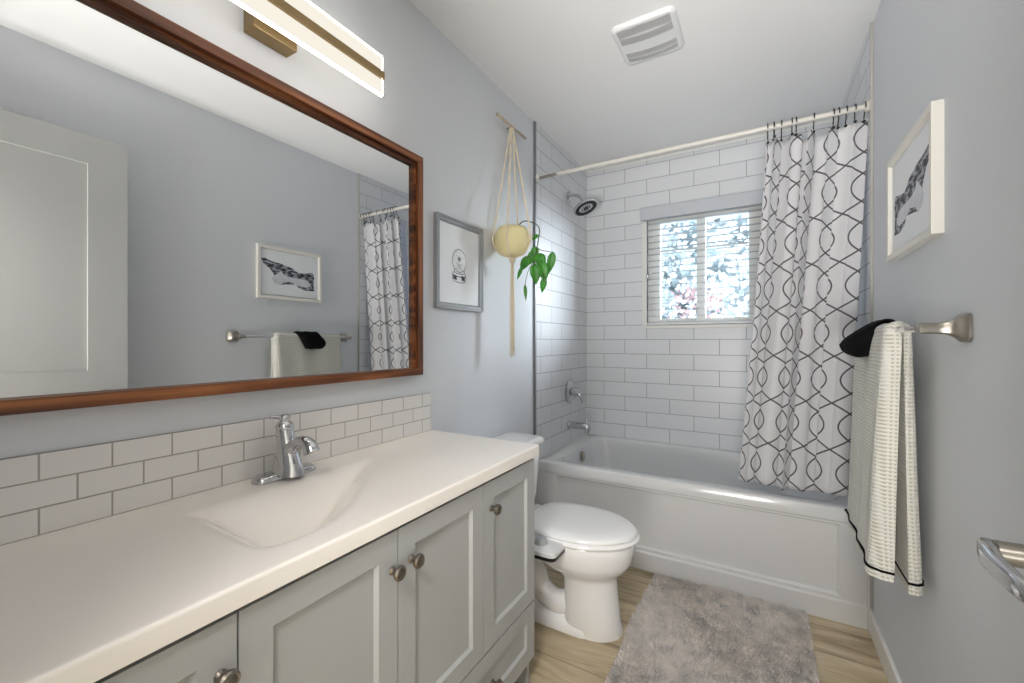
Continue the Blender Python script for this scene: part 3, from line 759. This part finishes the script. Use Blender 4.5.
# ------------------------------------------------------------------ framed drawing (left wall)
fr = thing('framed_picture', (0, 1.475, 1.30), 'grey framed line drawing of a glass globe left of planter', 'picture')
py0, py1, pz0, pz1 = 1.312, 1.640, 1.300, 1.684
def picframe(parent, xw, sgn, y0, y1, z0, z1, w, dep, m, mbev=0.003, step=0.0):
    bm = B()
    prof = [(0, 0), (0, dep), (w * 0.25, dep), (w * 0.4, dep - step), (w * 0.75, dep - step), (w, dep * 0.55), (w, 0)]
    rings = []
    for ins, d in prof:
        rings.append([Vector((xw + sgn * d, y, z)) for y, z in ((y0 + ins, z0 + ins), (y1 - ins, z0 + ins), (y1 - ins, z1 - ins), (y0 + ins, z1 - ins))])
    vs = loft(bm, rings, cap=False)
    for j in range(4):
        k = (j + 1) % 4; bm.faces.new((vs[-1][j], vs[-1][k], vs[0][k], vs[0][j]))
    return obj('frame', bm, m, parent)
picframe(fr, 0.0, 1, py0, py1, pz0, pz1, 0.026, 0.020, M['grey_frame'], step=0.004)
pb = obj('paper', box(B(), (0.002, py0 + 0.02, pz0 + 0.02), (0.009, py1 - 0.02, pz1 - 0.02)), M['mat_board'], fr)
def ribbon(bm, pts, w, x, th=0.0004, closed=False):
    P = [Vector((0, p[0], p[1])) for p in pts]; n = len(P); L, R = [], []
    for i in range(n):
        a = P[(i - 1) % n] if (closed or i > 0) else P[i]; b = P[(i + 1) % n] if (closed or i < n - 1) else P[i]
        d = (b - a); d = d.normalized() if d.length else Vector((0, 1, 0)); nn = Vector((0, -d.z, d.y)) * w / 2
        L.append(bm.verts.new((x, (P[i] + nn).y, (P[i] + nn).z))); R.append(bm.verts.new((x, (P[i] - nn).y, (P[i] - nn).z)))
    for i in range(n if closed else n - 1):
        k = (i + 1) % n; bm.faces.new((L[i], L[k], R[k], R[i]))
def poly_(bm, pts, x):
    bm.faces.new([bm.verts.new((x, p[0], p[1])) for p in pts])
bm = B(); gy, gz, gr = 1.470, 1.512, 0.049
circ = lambda cy, cz, ry, rz, n=28, a0=0, a1=360: [(cy + ry * math.cos(math.radians(a0 + (a1 - a0) * k / n)), cz + rz * math.sin(math.radians(a0 + (a1 - a0) * k / n))) for k in range(n)]
xa = 0.0093
ribbon(bm, circ(gy, gz, gr, gr), 0.0028, xa, closed=True)
ribbon(bm, circ(gy, gz, gr - .007, gr - .007, 14, 110, 190), 0.0012, xa)
ribbon(bm, [(gy - .034, gz - .034), (gy - .036, gz - .050), (gy - .046, gz - .058), (gy - .048, gz - .078), (gy - .040, gz - .090), (gy, gz - .095), (gy + .040, gz - .090), (gy + .048, gz - .078), (gy + .046, gz - .058), (gy + .036, gz - .050), (gy + .034, gz - .034)], 0.003, xa)
ribbon(bm, [(gy - .036, gz - .050), (gy - .018, gz - .056), (gy + .018, gz - .056), (gy + .036, gz - .050)], 0.003, xa)
ribbon(bm, [(gy - .046, gz - .062), (gy - .02, gz - .069), (gy + .02, gz - .069), (gy + .046, gz - .062)], 0.003, xa)
for dy in (-.032, .026): poly_(bm, [(gy + dy - .012, gz - .062), (gy + dy + .014, gz - .066), (gy + dy + .014, gz - .086), (gy + dy - .010, gz - .082)], xa)
for a in range(0, 360, 60):
    ca, sa = math.cos(math.radians(a)), math.sin(math.radians(a)); ribbon(bm, [(gy + .002 * ca, gz + .008 + .002 * sa), (gy + .012 * ca, gz + .008 + .012 * sa)], 0.005, xa)
for k in range(5):
    ribbon(bm, [(gy + 0.003 * k - .008, gz - .012), (gy + (k - 2) * .010, gz - .040)], 0.0012, xa)
for yy, zz in ((-.02, .02), (.022, .015), (-.016, -.012), (.02, -.014), (.004, .032)): poly_(bm, circ(gy + yy, gz + zz, .0022, .0022, 6), xa)
obj('drawing', bm, M['ink'], pb)

# framed print on the right wall
fr2 = thing('framed_picture', (W, 1.69, 1.45), 'white framed black and white print above the towel bar', 'picture')
qy0, qy1, qz0, qz1 = 1.432, 1.862, 1.430, 1.758
picframe(fr2, W, -1, qy0, qy1, qz0, qz1, 0.022, 0.024, M['white_frame'])
pb2 = obj('paper', box(B(), (W - 0.014, qy0 + 0.025, qz0 + 0.025), (W - 0.002, qy1 - 0.025, qz1 - 0.025)), M['mat_board'], fr2)
bm = B(); xb = W - 0.0143; s_ = lambda a, b: (1.482 + a * 0.330, 1.505 + b * 0.172)
poly_(bm, [s_(*p) for p in ((-.08, .98), (.0, 1.0), (.12, .92), (.30, .88), (.52, .78), (.66, .62), (.80, .66), (.96, .72), (1.0, .55), (.98, .30), (1.0, .0), (.82, -.02), (.66, .06), (.60, .18), (.40, .14), (.28, .10), (.20, .26), (.16, .45), (.08, .66), (-.04, .80))], xb)
obj('print', bm, M['art'], pb2)
bm = B(); poly_(bm, [s_(*p) for p in ((.12, .30), (.20, .46), (.30, .62), (.36, .48), (.46, .44), (.62, .42), (.86, .38), (.92, .22), (.84, .10), (.62, .14), (.50, .26), (.34, .20), (.26, .08), (.18, .12))], xb - 0.0004)
obj('pale_shape', bm, M['art_pale'], pb2)

# ------------------------------------------------------------------ macrame hanger and potted vine
pcx, pcy = 0.097, 1.775; dzx, dzy, dzz = 0.030, 1.885, 2.268
mh = thing('macrame_hanger', (pcx, pcy, 1.57), 'cream cord plant hanger on a short wooden dowel', 'plant hanger')
bm = B(); tube(bm, [(dzx, dzy - .145, dzz + .002), (dzx, dzy, dzz), (dzx, dzy + .145, dzz + .001)], [0.0075, 0.0065], 10); obj('dowel', bm, M['dowel'], mh, smooth=True)
bm = B(); tube(bm, [(0.0, dzy, dzz), (dzx, dzy, dzz)], 0.004, 8); obj('wall_hook', bm, M['nickel'], mh)
def strands(bm, path, r, n=2, twist=3):
    P = smooth_path(path, 8); m = len(P)
    for s in range(n):
        pts = []
        for i, p in enumerate(P):
            a = 2 * PI * (s / n + twist * i / m); pts.append(p + Vector((math.cos(a), math.sin(a), 0)) * r * 0.9)
        tube(bm, pts, r, 6)
for k, a in enumerate((-150, -75, 10, 100)):
    ca, sa = math.cos(math.radians(a)), math.sin(math.radians(a)); R_ = 0.088
    bm = B(); strands(bm, [(dzx, dzy - .012 + .008 * k, dzz), (dzx + (pcx - dzx) * .5 + R_ * ca * .5, dzy + (pcy - dzy) * .5 + R_ * sa * .5, 2.0), (pcx + R_ * ca, pcy + R_ * sa, 1.705), (pcx + (R_ + .006) * ca, pcy + (R_ + .006) * sa, 1.65), (pcx + .062 * ca, pcy + .062 * sa, 1.59), (pcx, pcy, 1.565)], 0.0032, 2, 9)
    obj('cord', bm, M['cord'], mh, smooth=True)
bm = B(); lathe(bm, [(0.010, 0), (0.015, 0.008), (0.013, 0.022), (0.008, 0.028)], (pcx, pcy, 1.545), (0, 0, 1), 14)
obj('knot', bm, M['cord'], mh, smooth=True)
bm = B(); random.seed(5)
for k in range(16):
    a = random.uniform(0, 2 * PI); r = random.uniform(.002, .012)
    zb_ = 1.105 + random.uniform(-.02, .03)
    tube(bm, [(pcx + r * math.cos(a) * .5, pcy + r * math.sin(a) * .5, 1.55), (pcx + r * math.cos(a), pcy + r * math.sin(a), 1.35), (pcx + r * 1.1 * math.cos(a), pcy + r * 1.1 * math.sin(a), zb_)], 0.0026, 6)
obj('tassel', bm, M['cord'], mh, smooth=True)

pp = thing('potted_vine', (pcx, pcy, 1.58), 'round cream pot with a trailing green vine', 'plant')
bm = B(); lathe(bm, [(0.040, 0), (0.058, 0.008), (0.078, 0.035), (0.086, 0.068), (0.085, 0.095), (0.076, 0.122), (0.066, 0.135), (0.060, 0.135), (0.060, 0.118)], (pcx, pcy, 1.578), (0, 0, 1), 36)
obj('pot', bm, M['pot'], pp, smooth=True, angle=60)
bm = B(); lathe(bm, [(0.061, 0), (0.061, 0.004), (0.03, 0.009), (0.001, 0.008)], (pcx, pcy, 1.690), (0, 0, 1), 24); obj('soil', bm, M['soil'], pp)
vine = smooth_path([(pcx + .01, pcy + .01, 1.695), (0.14, 1.80, 1.745), (0.175, 1.855, 1.745), (0.20, 1.86, 1.715), (0.195, 1.86, 1.66), (0.185, 1.86, 1.61), (0.175, 1.85, 1.55)], 6)
bm = B(); tube(bm, vine, 0.0028, 7)
tube(bm, smooth_path([(0.188, 1.86, 1.625), (0.21, 1.865, 1.61), (0.25, 1.87, 1.60), (0.272, 1.87, 1.595)], 5), 0.0018, 6)
tube(bm, smooth_path([(0.176, 1.85, 1.555), (0.15, 1.845, 1.52), (0.135, 1.84, 1.46), (0.13, 1.84, 1.42)], 5), 0.0016, 6)
tube(bm, smooth_path([(0.185, 1.86, 1.60), (0.155, 1.85, 1.585), (0.135, 1.845, 1.57)], 5), 0.0016, 6)
tube(bm, smooth_path([(0.185, 1.86, 1.58), (0.20, 1.86, 1.54), (0.225, 1.86, 1.48), (0.228, 1.86, 1.45)], 5), 0.0016, 6)
obj('stem', bm, M['stem'], pp, smooth=True)
def leaf(base, tip, w, curl=0.25, face=(0.5, -0.85, 0.1)):
    b0, b1 = Vector(base), Vector(tip); ax_ = b1 - b0; L = ax_.length; ax_.normalize()
    side = ax_.cross(Vector(face)).normalized(); nor = side.cross(ax_).normalized()
    if nor.dot(Vector(face)) < 0: nor = -nor
    bm = B(); rows = []
    prof = [(0, .04), (.08, .55), (.2, .88), (.35, 1.0), (.5, .95), (.65, .76), (.8, .48), (.92, .2), (1, .02)]
    for t, ww in prof:
        c = b0 + ax_ * L * t + nor * (-curl * L * t * t)
        rows.append([c + side * (k * ww * w / 2) + nor * (abs(k) * ww * w * 0.14) for k in (-1, -.5, 0, .5, 1)])
    loft(bm, rows, cap=False, closed=False)
    o = obj('leaf', bm, M['leaf'], pp, smooth=True); md = o.modifiers.new('t', 'SOLIDIFY'); md.thickness = 0.0008
for b_0, t_0, w_ in (((0.197, 1.86, 1.685), (0.155, 1.86, 1.668), .020), ((0.180, 1.86, 1.612), (0.140, 1.85, 1.54), .048), ((0.150, 1.85, 1.585), (0.095, 1.85, 1.515), .046),
                     ((0.190, 1.86, 1.595), (0.225, 1.86, 1.520), .060), ((0.213, 1.855, 1.555), (0.235, 1.86, 1.455), .062), ((0.180, 1.85, 1.545), (0.190, 1.85, 1.445), .056),
                     ((0.270, 1.87, 1.598), (0.245, 1.87, 1.49), .042), ((0.228, 1.86, 1.475), (0.215, 1.86, 1.40), .034), ((0.131, 1.84, 1.445), (0.138, 1.84, 1.365), .018),
                     ((0.115, 1.84, 1.535), (0.085, 1.84, 1.47), .020), ((0.183, 1.86, 1.63), (0.170, 1.85, 1.575), .040)):
    leaf(b_0, t_0, w_)

# ------------------------------------------------------------------ ceiling fan grille
vx0, vx1, vy0, vy1 = 0.605, 0.857, 1.690, 1.950
fan = thing('exhaust_fan', ((vx0 + vx1) / 2, (vy0 + vy1) / 2, H), 'square white exhaust fan cover with curved grilles', 'exhaust fan')
bm = B(); loft(bm, [rrect(vx0, vx1, vy0, vy1, 0.03, H, 6), rrect(vx0, vx1, vy0, vy1, 0.03, H - 0.006, 6), rrect(vx0 + .006, vx1 - .006, vy0 + .005, vy1 - .006, 0.027, H - 0.014, 6), rrect(vx0 + .012, vx1 - .012, vy0 + .009, vy1 - .012, 0.02, H - 0.0165, 6)])
obj('cover', bm, M['plastic'], fan)
def vent_strip(ya_, yb_, bow, nm=44):
    bm = B(); xa_, xb_ = vx0 + .022, vx1 - .022
    for k in range(nm):
        u = (k + .5) / nm; x = xa_ + (xb_ - xa_) * u; dy = bow * (1 - (2 * u - 1) ** 2)
        box(bm, (x - .0016, ya_ + dy, H - 0.0215), (x + .0016, yb_ + dy, H - 0.0175))
    o = obj('grille', bm, M['grille'], fan)
    return o
for a, b, bw in ((1.703, 1.746, -.0), (1.751, 1.790, .010), (1.850, 1.880, .012), (1.889, 1.912, .012)): vent_strip(a, b, bw)

# ------------------------------------------------------------------ toilet
TY = 1.662
tl = thing('toilet', (0.35, TY, 0), 'white two piece toilet with closed lid beside vanity', 'toilet')
def egg(xb, xf, w, z, n=40, pw=2.0, cy=TY):
    pts = []; xc = xb + (xf - xb) * 0.46
    for k in range(n):
        a = 2 * PI * k / n; c, s = math.cos(a), math.sin(a)
        x = xc + (xf - xc if c > 0 else xc - xb) * (abs(c) ** (2 / pw) * (1 if c > 0 else -1) if c < 0 else c)
        y = cy + w / 2 * (abs(s) ** (2 / (pw if c < 0 else 2.0))) * (1 if s > 0 else -1)
        pts.append(Vector((x, y, z)))
    return pts
bm = B()
loft(bm, [egg(.435, .664, .203, 0, pw=3.5, cy=TY+.012), egg(.435, .664, .203, .012, pw=3.5, cy=TY+.012), egg(.440, .655, .196, .05, pw=3.5), egg(.440, .648, .190, .13, pw=3.5), egg(.430, .642, .190, .215, pw=3.2), egg(.39, .652, .215, .243, pw=2.8), egg(.34, .680, .275, .262, pw=2.6),
          egg(.28, .702, .325, .298, pw=2.4), egg(.25, .712, .345, .345, pw=2.4), egg(.245, .716, .352, .375, pw=2.4), egg(.247, .712, .346, .384, pw=2.4)])
# rear shelf under the tank and foot flange
loft(bm, [rrect(.05, .30, TY - .10, TY + .10, .03, .26), rrect(.03, .32, TY - .125, TY + .125, .03, .33), rrect(.03, .32, TY - .13, TY + .13, .03, .375)])
loft(bm, [rrect(.16, .56, TY - .096, TY + .096, .04, 0), rrect(.16, .56, TY - .096, TY + .096, .04, .03), rrect(.18, .54, TY - .07, TY + .07, .04, .05)])
loft(bm, [rrect(.16, .24, TY - .06, TY + .06, .03, .04), rrect(.13, .26, TY - .07, TY + .07, .03, .30)])
obj('bowl', bm, M['porcelain'], tl, smooth=True, angle=60)
bm = B(); tube(bm, smooth_path([(.47, TY - .03, .10), (.40, TY - .042, .085), (.33, TY - .042, .12), (.30, TY - .042, .185), (.25, TY - .042, .20), (.215, TY - .042, .15), (.21, TY - .042, .04)], 6), 0.046, 18)
obj('trapway', bm, M['porcelain'], tl, smooth=True)
bm = B(); loft(bm, [egg(.262, .724, .366, .386, pw=2.6), egg(.258, .730, .374, .392, pw=2.6), egg(.262, .728, .370, .399, pw=2.6), egg(.27, .722, .360, .401, pw=2.6)])
obj('seat', bm, M['porcelain'], tl, smooth=True, angle=60)
bm = B(); loft(bm, [egg(.268, .717, .350, .405, pw=3.0), egg(.264, .722, .358, .409, pw=3.0), egg(.266, .720, .356, .417, pw=3.0), egg(.28, .705, .335, .4225, pw=3.0), egg(.34, .64, .25, .426, pw=2.8), egg(.42, .56, .12, .427, pw=2.4)])
obj('lid', bm, M['porcelain'], tl, smooth=True, angle=60)
for s in (-1, 1):
    bm = B(); box(bm, (.238, TY + s * .075 - .02, .384), (.275, TY + s * .075 + .02, .412), .006, 3)
    obj('hinge', bm, M['plastic'], tl, smooth=True, angle=50)
bm = B(); loft(bm, [rrect(.03, .195, TY - .165, TY + .165, .03, .377), rrect(.025, .205, TY - .185, TY + .185, .035, .44), rrect(.022, .215, TY - .20, TY + .20, .035, .64), rrect(.022, .217, TY - .203, TY + .203, .035, .665)])
obj('tank', bm, M['porcelain'], tl, smooth=True, angle=60)
bm = B(); loft(bm, [rrect(.018, .226, TY - .212, TY + .212, .035, .665), rrect(.014, .231, TY - .217, TY + .217, .038, .672), rrect(.014, .231, TY - .217, TY + .217, .038, .688), rrect(.020, .224, TY - .210, TY + .210, .035, .700), rrect(.035, .21, TY - .195, TY + .195, .03, .703)])
obj('tank_lid', bm, M['porcelain'], tl, smooth=True, angle=60)
# bidet attachment on the near side
bm = B(); loft(bm, [rrect(.285, .492, 1.395, 1.512, .022, .374), rrect(.28, .498, 1.388, 1.515, .025, .380), rrect(.28, .498, 1.388, 1.515, .025, .392), rrect(.29, .488, 1.398, 1.515, .022, .400)])
bd = obj('bidet_panel', bm, M['plastic'], tl, smooth=True, angle=50)
bm = B(); loft(bm, [rrect(.283, .494, 1.392, 1.514, .022, .364), rrect(.281, .497, 1.389, 1.514, .022, .376)]); obj('underside', bm, M['black'], bd)
bm = B(); box(bm, (.27, 1.50, .376), (.36, 1.60, .386), .003); obj('mount_arm', bm, M['plastic'], bd)
bm = B(); lathe(bm, [(0.026, 0), (0.026, 0.006), (0.021, 0.018), (0.019, 0.022), (0.004, 0.023)], (.418, 1.442, .399), (0, 0, 1), 24); obj('dial', bm, M['plastic_grey'], bd, smooth=True, angle=40)

# ------------------------------------------------------------------ rug
rx0, rx1, ry0, ry1 = 0.676, 1.312, 0.95, 2.186
rug = thing('bath_rug', (1.0, 1.6, 0), 'shaggy grey beige bath rug lying before the tub', 'rug')
obj('backing', box(B(), (rx0 + .004, ry0 + .004, 0.0005), (rx1 - .004, ry1 - .004, 0.010), 0.002), M['rug'], rug)
import numpy as np
rng = np.random.default_rng(4); N = 30000
bxy = np.stack([rng.uniform(rx0 + .004, rx1 - .004, N), rng.uniform(ry0 + .004, ry1 - .004, N)], 1)
# pile lies in swirls
fxv = np.sin(bxy[:, 0] * 9 + 2 * np.sin(bxy[:, 1] * 6)) ; fyv = np.cos(bxy[:, 1] * 8 + 2 * np.sin(bxy[:, 0] * 7))
L_ = rng.uniform(.012, .026, N); lean = 0.45 + 0.3 * rng.standard_normal(N)
clump = 0.5 + 0.5 * np.sin(bxy[:, 0] * 85 + 3 * np.sin(bxy[:, 1] * 31)) * np.sin(bxy[:, 1] * 78 + 3 * np.sin(bxy[:, 0] * 27)); L_ = L_ * (0.55 + 0.6 * clump)
tx = bxy[:, 0] + L_ * lean * fxv + rng.normal(0, .003, N); ty = bxy[:, 1] + L_ * lean * fyv + rng.normal(0, .003, N)
tx = np.clip(tx, rx0 - .006, rx1 + .006); ty = np.clip(ty, ry0 - .006, ry1 + .006)
tz = .009 + L_ * 0.75
V = np.zeros((N, 4, 3)); ang = rng.uniform(0, 2 * np.pi, N)
for k in range(3):
    a = ang + k * 2 * np.pi / 3; V[:, k, 0] = bxy[:, 0] + .0032 * np.cos(a); V[:, k, 1] = bxy[:, 1] + .0032 * np.sin(a); V[:, k, 2] = .008
V[:, 3, 0] = tx; V[:, 3, 1] = ty; V[:, 3, 2] = tz
F = []
for i in range(N):
    q = 4 * i; F += [(q, q + 1, q + 3), (q + 1, q + 2, q + 3), (q + 2, q, q + 3)]
me = bpy.data.meshes.new('pile'); me.from_pydata((V.reshape(-1, 3) - np.array([1.0, 1.6, 0])).tolist(), [], F); me.materials.append(M['rug'])
po = bpy.data.objects.new('pile', me); C.objects.link(po); po.parent = rug; po['kind'] = 'stuff'

# ------------------------------------------------------------------ towel bar, towel, black cloth
BX, BZ, BY0, BY1 = 1.456, 1.193, 1.300, 2.055
tb = thing('towel_bar', (W, 1.68, BZ), 'brushed nickel towel bar on the right wall', 'towel bar')
bm = B(); tube(bm, [(BX, BY0 - .004, BZ), (BX, BY1 + .004, BZ)], 0.0078, 14); obj('bar', bm, M['chrome'], tb, smooth=True, angle=60)
for y in (BY0, BY1):
    bm = B(); sgn = -1 if y == BY0 else 1
    rings = []
    for x, hy, hz in ((W - .0005, .031, .031), (W - .006, .031, .031), (W - .010, .027, .027), (W - .020, .017, .019), (W - .035, .011, .0135), (W - .05, .0105, .012), (BX + .002, .0115, .012), (BX - .011, .0115, .012), (BX - .013, .009, .010)):
        rings.append([Vector((x, y + p.x, BZ + p.y)) for p in rrect(-hy, hy, -hz, hz, min(hy, hz) * .35, 0, 3)])
    loft(bm, rings); obj('bracket', bm, M['nickel'], tb, smooth=True, angle=40)
    bm = B(); lathe(bm, [(0.0105, -.018), (0.0115, -.012), (0.0115, .012), (0.010, .018)], (BX, y - sgn * .02, BZ), (0, 1, 0), 18); obj('collar', bm, M['nickel'], tb, smooth=True, angle=50)

def towel_rings(path, ny, yfn, tfn, wav=0.0):
    rings = []; P = [Vector((p[0], 0, p[1])) for p in path]; n = len(P)
    for i, p in enumerate(P):
        d = (P[min(i + 1, n - 1)] - P[max(i - 1, 0)]).normalized(); nor = Vector((-d.z, 0, d.x))   # outward for front->top->back
        t = i / (n - 1); y0_, y1_ = yfn(t); tin, tout_n, tout_f = tfn(t)
        ring = []
        for k in range(ny + 1):
            f = k / ny; e = min(1, math.sqrt(max(0, 1 - (1 - min(f, 1 - f) / 0.06) ** 2))) if min(f, 1 - f) < .06 else 1
            th = (tout_n + (tout_f - tout_n) * min(1, f * 1.6)) * (0.25 + .75 * e) + wav * math.sin(f * 19 + 2 * t) * tfn(t)[1]
            ring.append(p + nor * th + Vector((0, y0_ + (y1_ - y0_) * f, 0)))
        for k in range(ny, -1, -1):
            f = k / ny; ring.append(p - nor * tin + Vector((0, y0_ + (y1_ - y0_) * f, 0)))
        rings.append(ring)
    return rings
TY0, TY1 = 1.500, 1.965
front = [(1.424, 0.520), (1.428, 0.60), (1.432, 0.75), (1.436, 0.9), (1.440, 1.05), (1.444, 1.15), (1.446, 1.185)]
arch = [(BX - .0125 * math.cos(a), BZ + .0125 * math.sin(a)) for a in [math.radians(x) for x in (15, 45, 70, 90, 110, 135, 165)]]
back = [(1.470, 1.15), (1.474, 1.0), (1.477, 0.85), (1.480, 0.70), (1.482, 0.58), (1.483, 0.500)]
tpath = [(p.x, p.z) for p in smooth_path([(a, 0, b) for a, b in front + arch + back], 3)]
npth = len(tpath)
def tow_y(t):
    d = abs(t - .5) * 2; return (TY0 - .010 * d + .004 * math.sin(t * 17), TY1 + .012 * d)
def tow_t(t):
    if t < .45: q = 1 - t / .45; return (.012 + .006 * q, .012 + .022 * q, .008 + .012 * q)
    if t < .58: return (.0035, .012, .009)
    q = min(1, (t - .58) / .42); return (.004 + .008 * q, .010 + .010 * q, .010 + .010 * q)
tw = thing('bath_towel', (BX, 1.73, 0.50), 'cream waffle bath towel with black hem line over bar', 'towel')
bm = B(); loft(bm, towel_rings(tpath, 40, tow_y, tow_t, 0.10)); obj('towel_cloth', bm, M['towel'], tw, smooth=True, angle=70)
for sel in (0, 1):
    idx = [i for i, p in enumerate(tpath) if (0.53 < p[1] < 0.58)] 
    zl = 0.540 if sel == 0 else 0.525
    # short path segment near the hem, slightly proud of the cloth
    def interp(z, fr_):
        rng_ = range(npth // 2) if fr_ else range(npth - 1, npth // 2, -1)
        prev = None
        for i in rng_:
            if prev is not None and (tpath[prev][1] - z) * (tpath[i][1] - z) <= 0:
                a, b = tpath[prev], tpath[i]; f = (z - a[1]) / (b[1] - a[1]) if b[1] != a[1] else 0
                return (a[0] + (b[0] - a[0]) * f, z), (prev + (i - prev) * f) / (npth - 1)
            prev = i
    (pa_, ta), (pb_, tb_) = interp(zl, sel == 0), interp(zl + .006, sel == 0)
    seg = [(pa_, ta), (pb_, tb_)] if sel == 0 else [(pb_, tb_), (pa_, ta)]
    tt = [s[1] for s in seg]
    def yf(t, tt=tt): 
        a, b = tow_y(tt[0] + (tt[1] - tt[0]) * t); return a - .0015, b + .0015
    def tf(t, tt=tt): 
        a, b, c = tow_t(tt[0] + (tt[1] - tt[0]) * t); return a + .0015, b + .0035, c + .0035
    bm = B(); loft(bm, towel_rings([s[0] for s in seg], 40, yf, tf, 0.10)); obj('hem_line', bm, M['black_cloth'], tw, smooth=True, angle=70)

prof = smooth_path([(1.366, 0, 1.152), (1.380, 0, 1.174), (1.402, 0, 1.194), (1.428, 0, 1.215), (1.454, 0, 1.229), (1.478, 0, 1.225), (1.492, 0, 1.202), (1.493, 0, 1.176), (1.487, 0, 1.174),
                    (1.483, 0, 1.198), (1.468, 0, 1.214), (1.448, 0, 1.215), (1.436, 0, 1.200), (1.432, 0, 1.16), (1.430, 0, 1.122), (1.410, 0, 1.114), (1.388, 0, 1.120), (1.372, 0, 1.134)], 3)
bm = B(); rings = []
for f in (0, .04, .12, .3, .5, .7, .88, .96, 1):
    k = 0.93 if f in (0, 1) else (.98 if f in (.04, .96) else 1)
    ring = []
    for p in prof:
        lo = max(0, min(1, (1.21 - p.z) / .09)); ya_ = 1.640 + .045 * lo; yb_ = 1.798 + .004 * math.sin(40 * p.z)
        q = Vector((1.43, 0, 1.185)); pp_ = q + (p - q) * k
        ring.append(Vector((pp_.x + .003 * math.sin(9 * f + 30 * p.z), ya_ + (yb_ - ya_) * f, pp_.z + .002 * math.sin(14 * f))))
    rings.append(ring)
loft(bm, rings)
bo = obj('face_cloth', bm, M['black_cloth'], None, smooth=True, angle=70)
tag(bo, 'small black cloth draped over the cream towel', 'cloth')

# ------------------------------------------------------------------ open door with lever handle
dr = thing('door_1', (1.45, 0.04, 0.01), 'white panelled door standing open against right wall', 'door'); dr['kind'] = 'structure'
FXD = 1.434
bm = B(); 
box(bm, (FXD + .008, 0.035, 0.01), (FXD + .036, 0.800, 2.07))
for a, b in (((FXD, .035, .01), (FXD + .008, .165, 2.07)), ((FXD, .665, .01), (FXD + .008, .800, 2.07)), ((FXD, .165, .01), (FXD + .008, .665, .22)), ((FXD, .165, .86), (FXD + .008, .665, 1.035)), ((FXD, .165, 1.945), (FXD + .008, .665, 2.07))):
    box(bm, a, b)
obj('door_leaf', bm, M['door'], dr)
hy_, hz_ = 0.724, 0.914
bm = B(); lathe(bm, [(0.033, 0), (0.033, 0.006), (0.028, 0.011), (0.016, 0.013), (0.0135, 0.014), (0.0135, 0.058)], (FXD, hy_, hz_), (-1, 0, 0), 28)
hd_ = obj('door_handle', bm, M['nickel'], dr, smooth=True, angle=40)
bm = B(); rings = []
for y, x, h, w in ((hy_ + .016, 1.375, .009, .006), (hy_ + .012, 1.372, .0125, .008), (hy_ - .01, 1.368, .0135, .0085), (hy_ - .04, 1.364, .012, .0065), (hy_ - .08, 1.364, .0115, .006), (hy_ - .108, 1.366, .010, .0055), (hy_ - .116, 1.370, .007, .004)):
    rings.append([Vector((x + p.x, y, hz_ - 0.002 + p.y)) for p in rrect(-w, w, -h, h, w * .7, 0, 3)])
loft(bm, rings); obj('lever', bm, M['chrome'], hd_, smooth=True, angle=50)
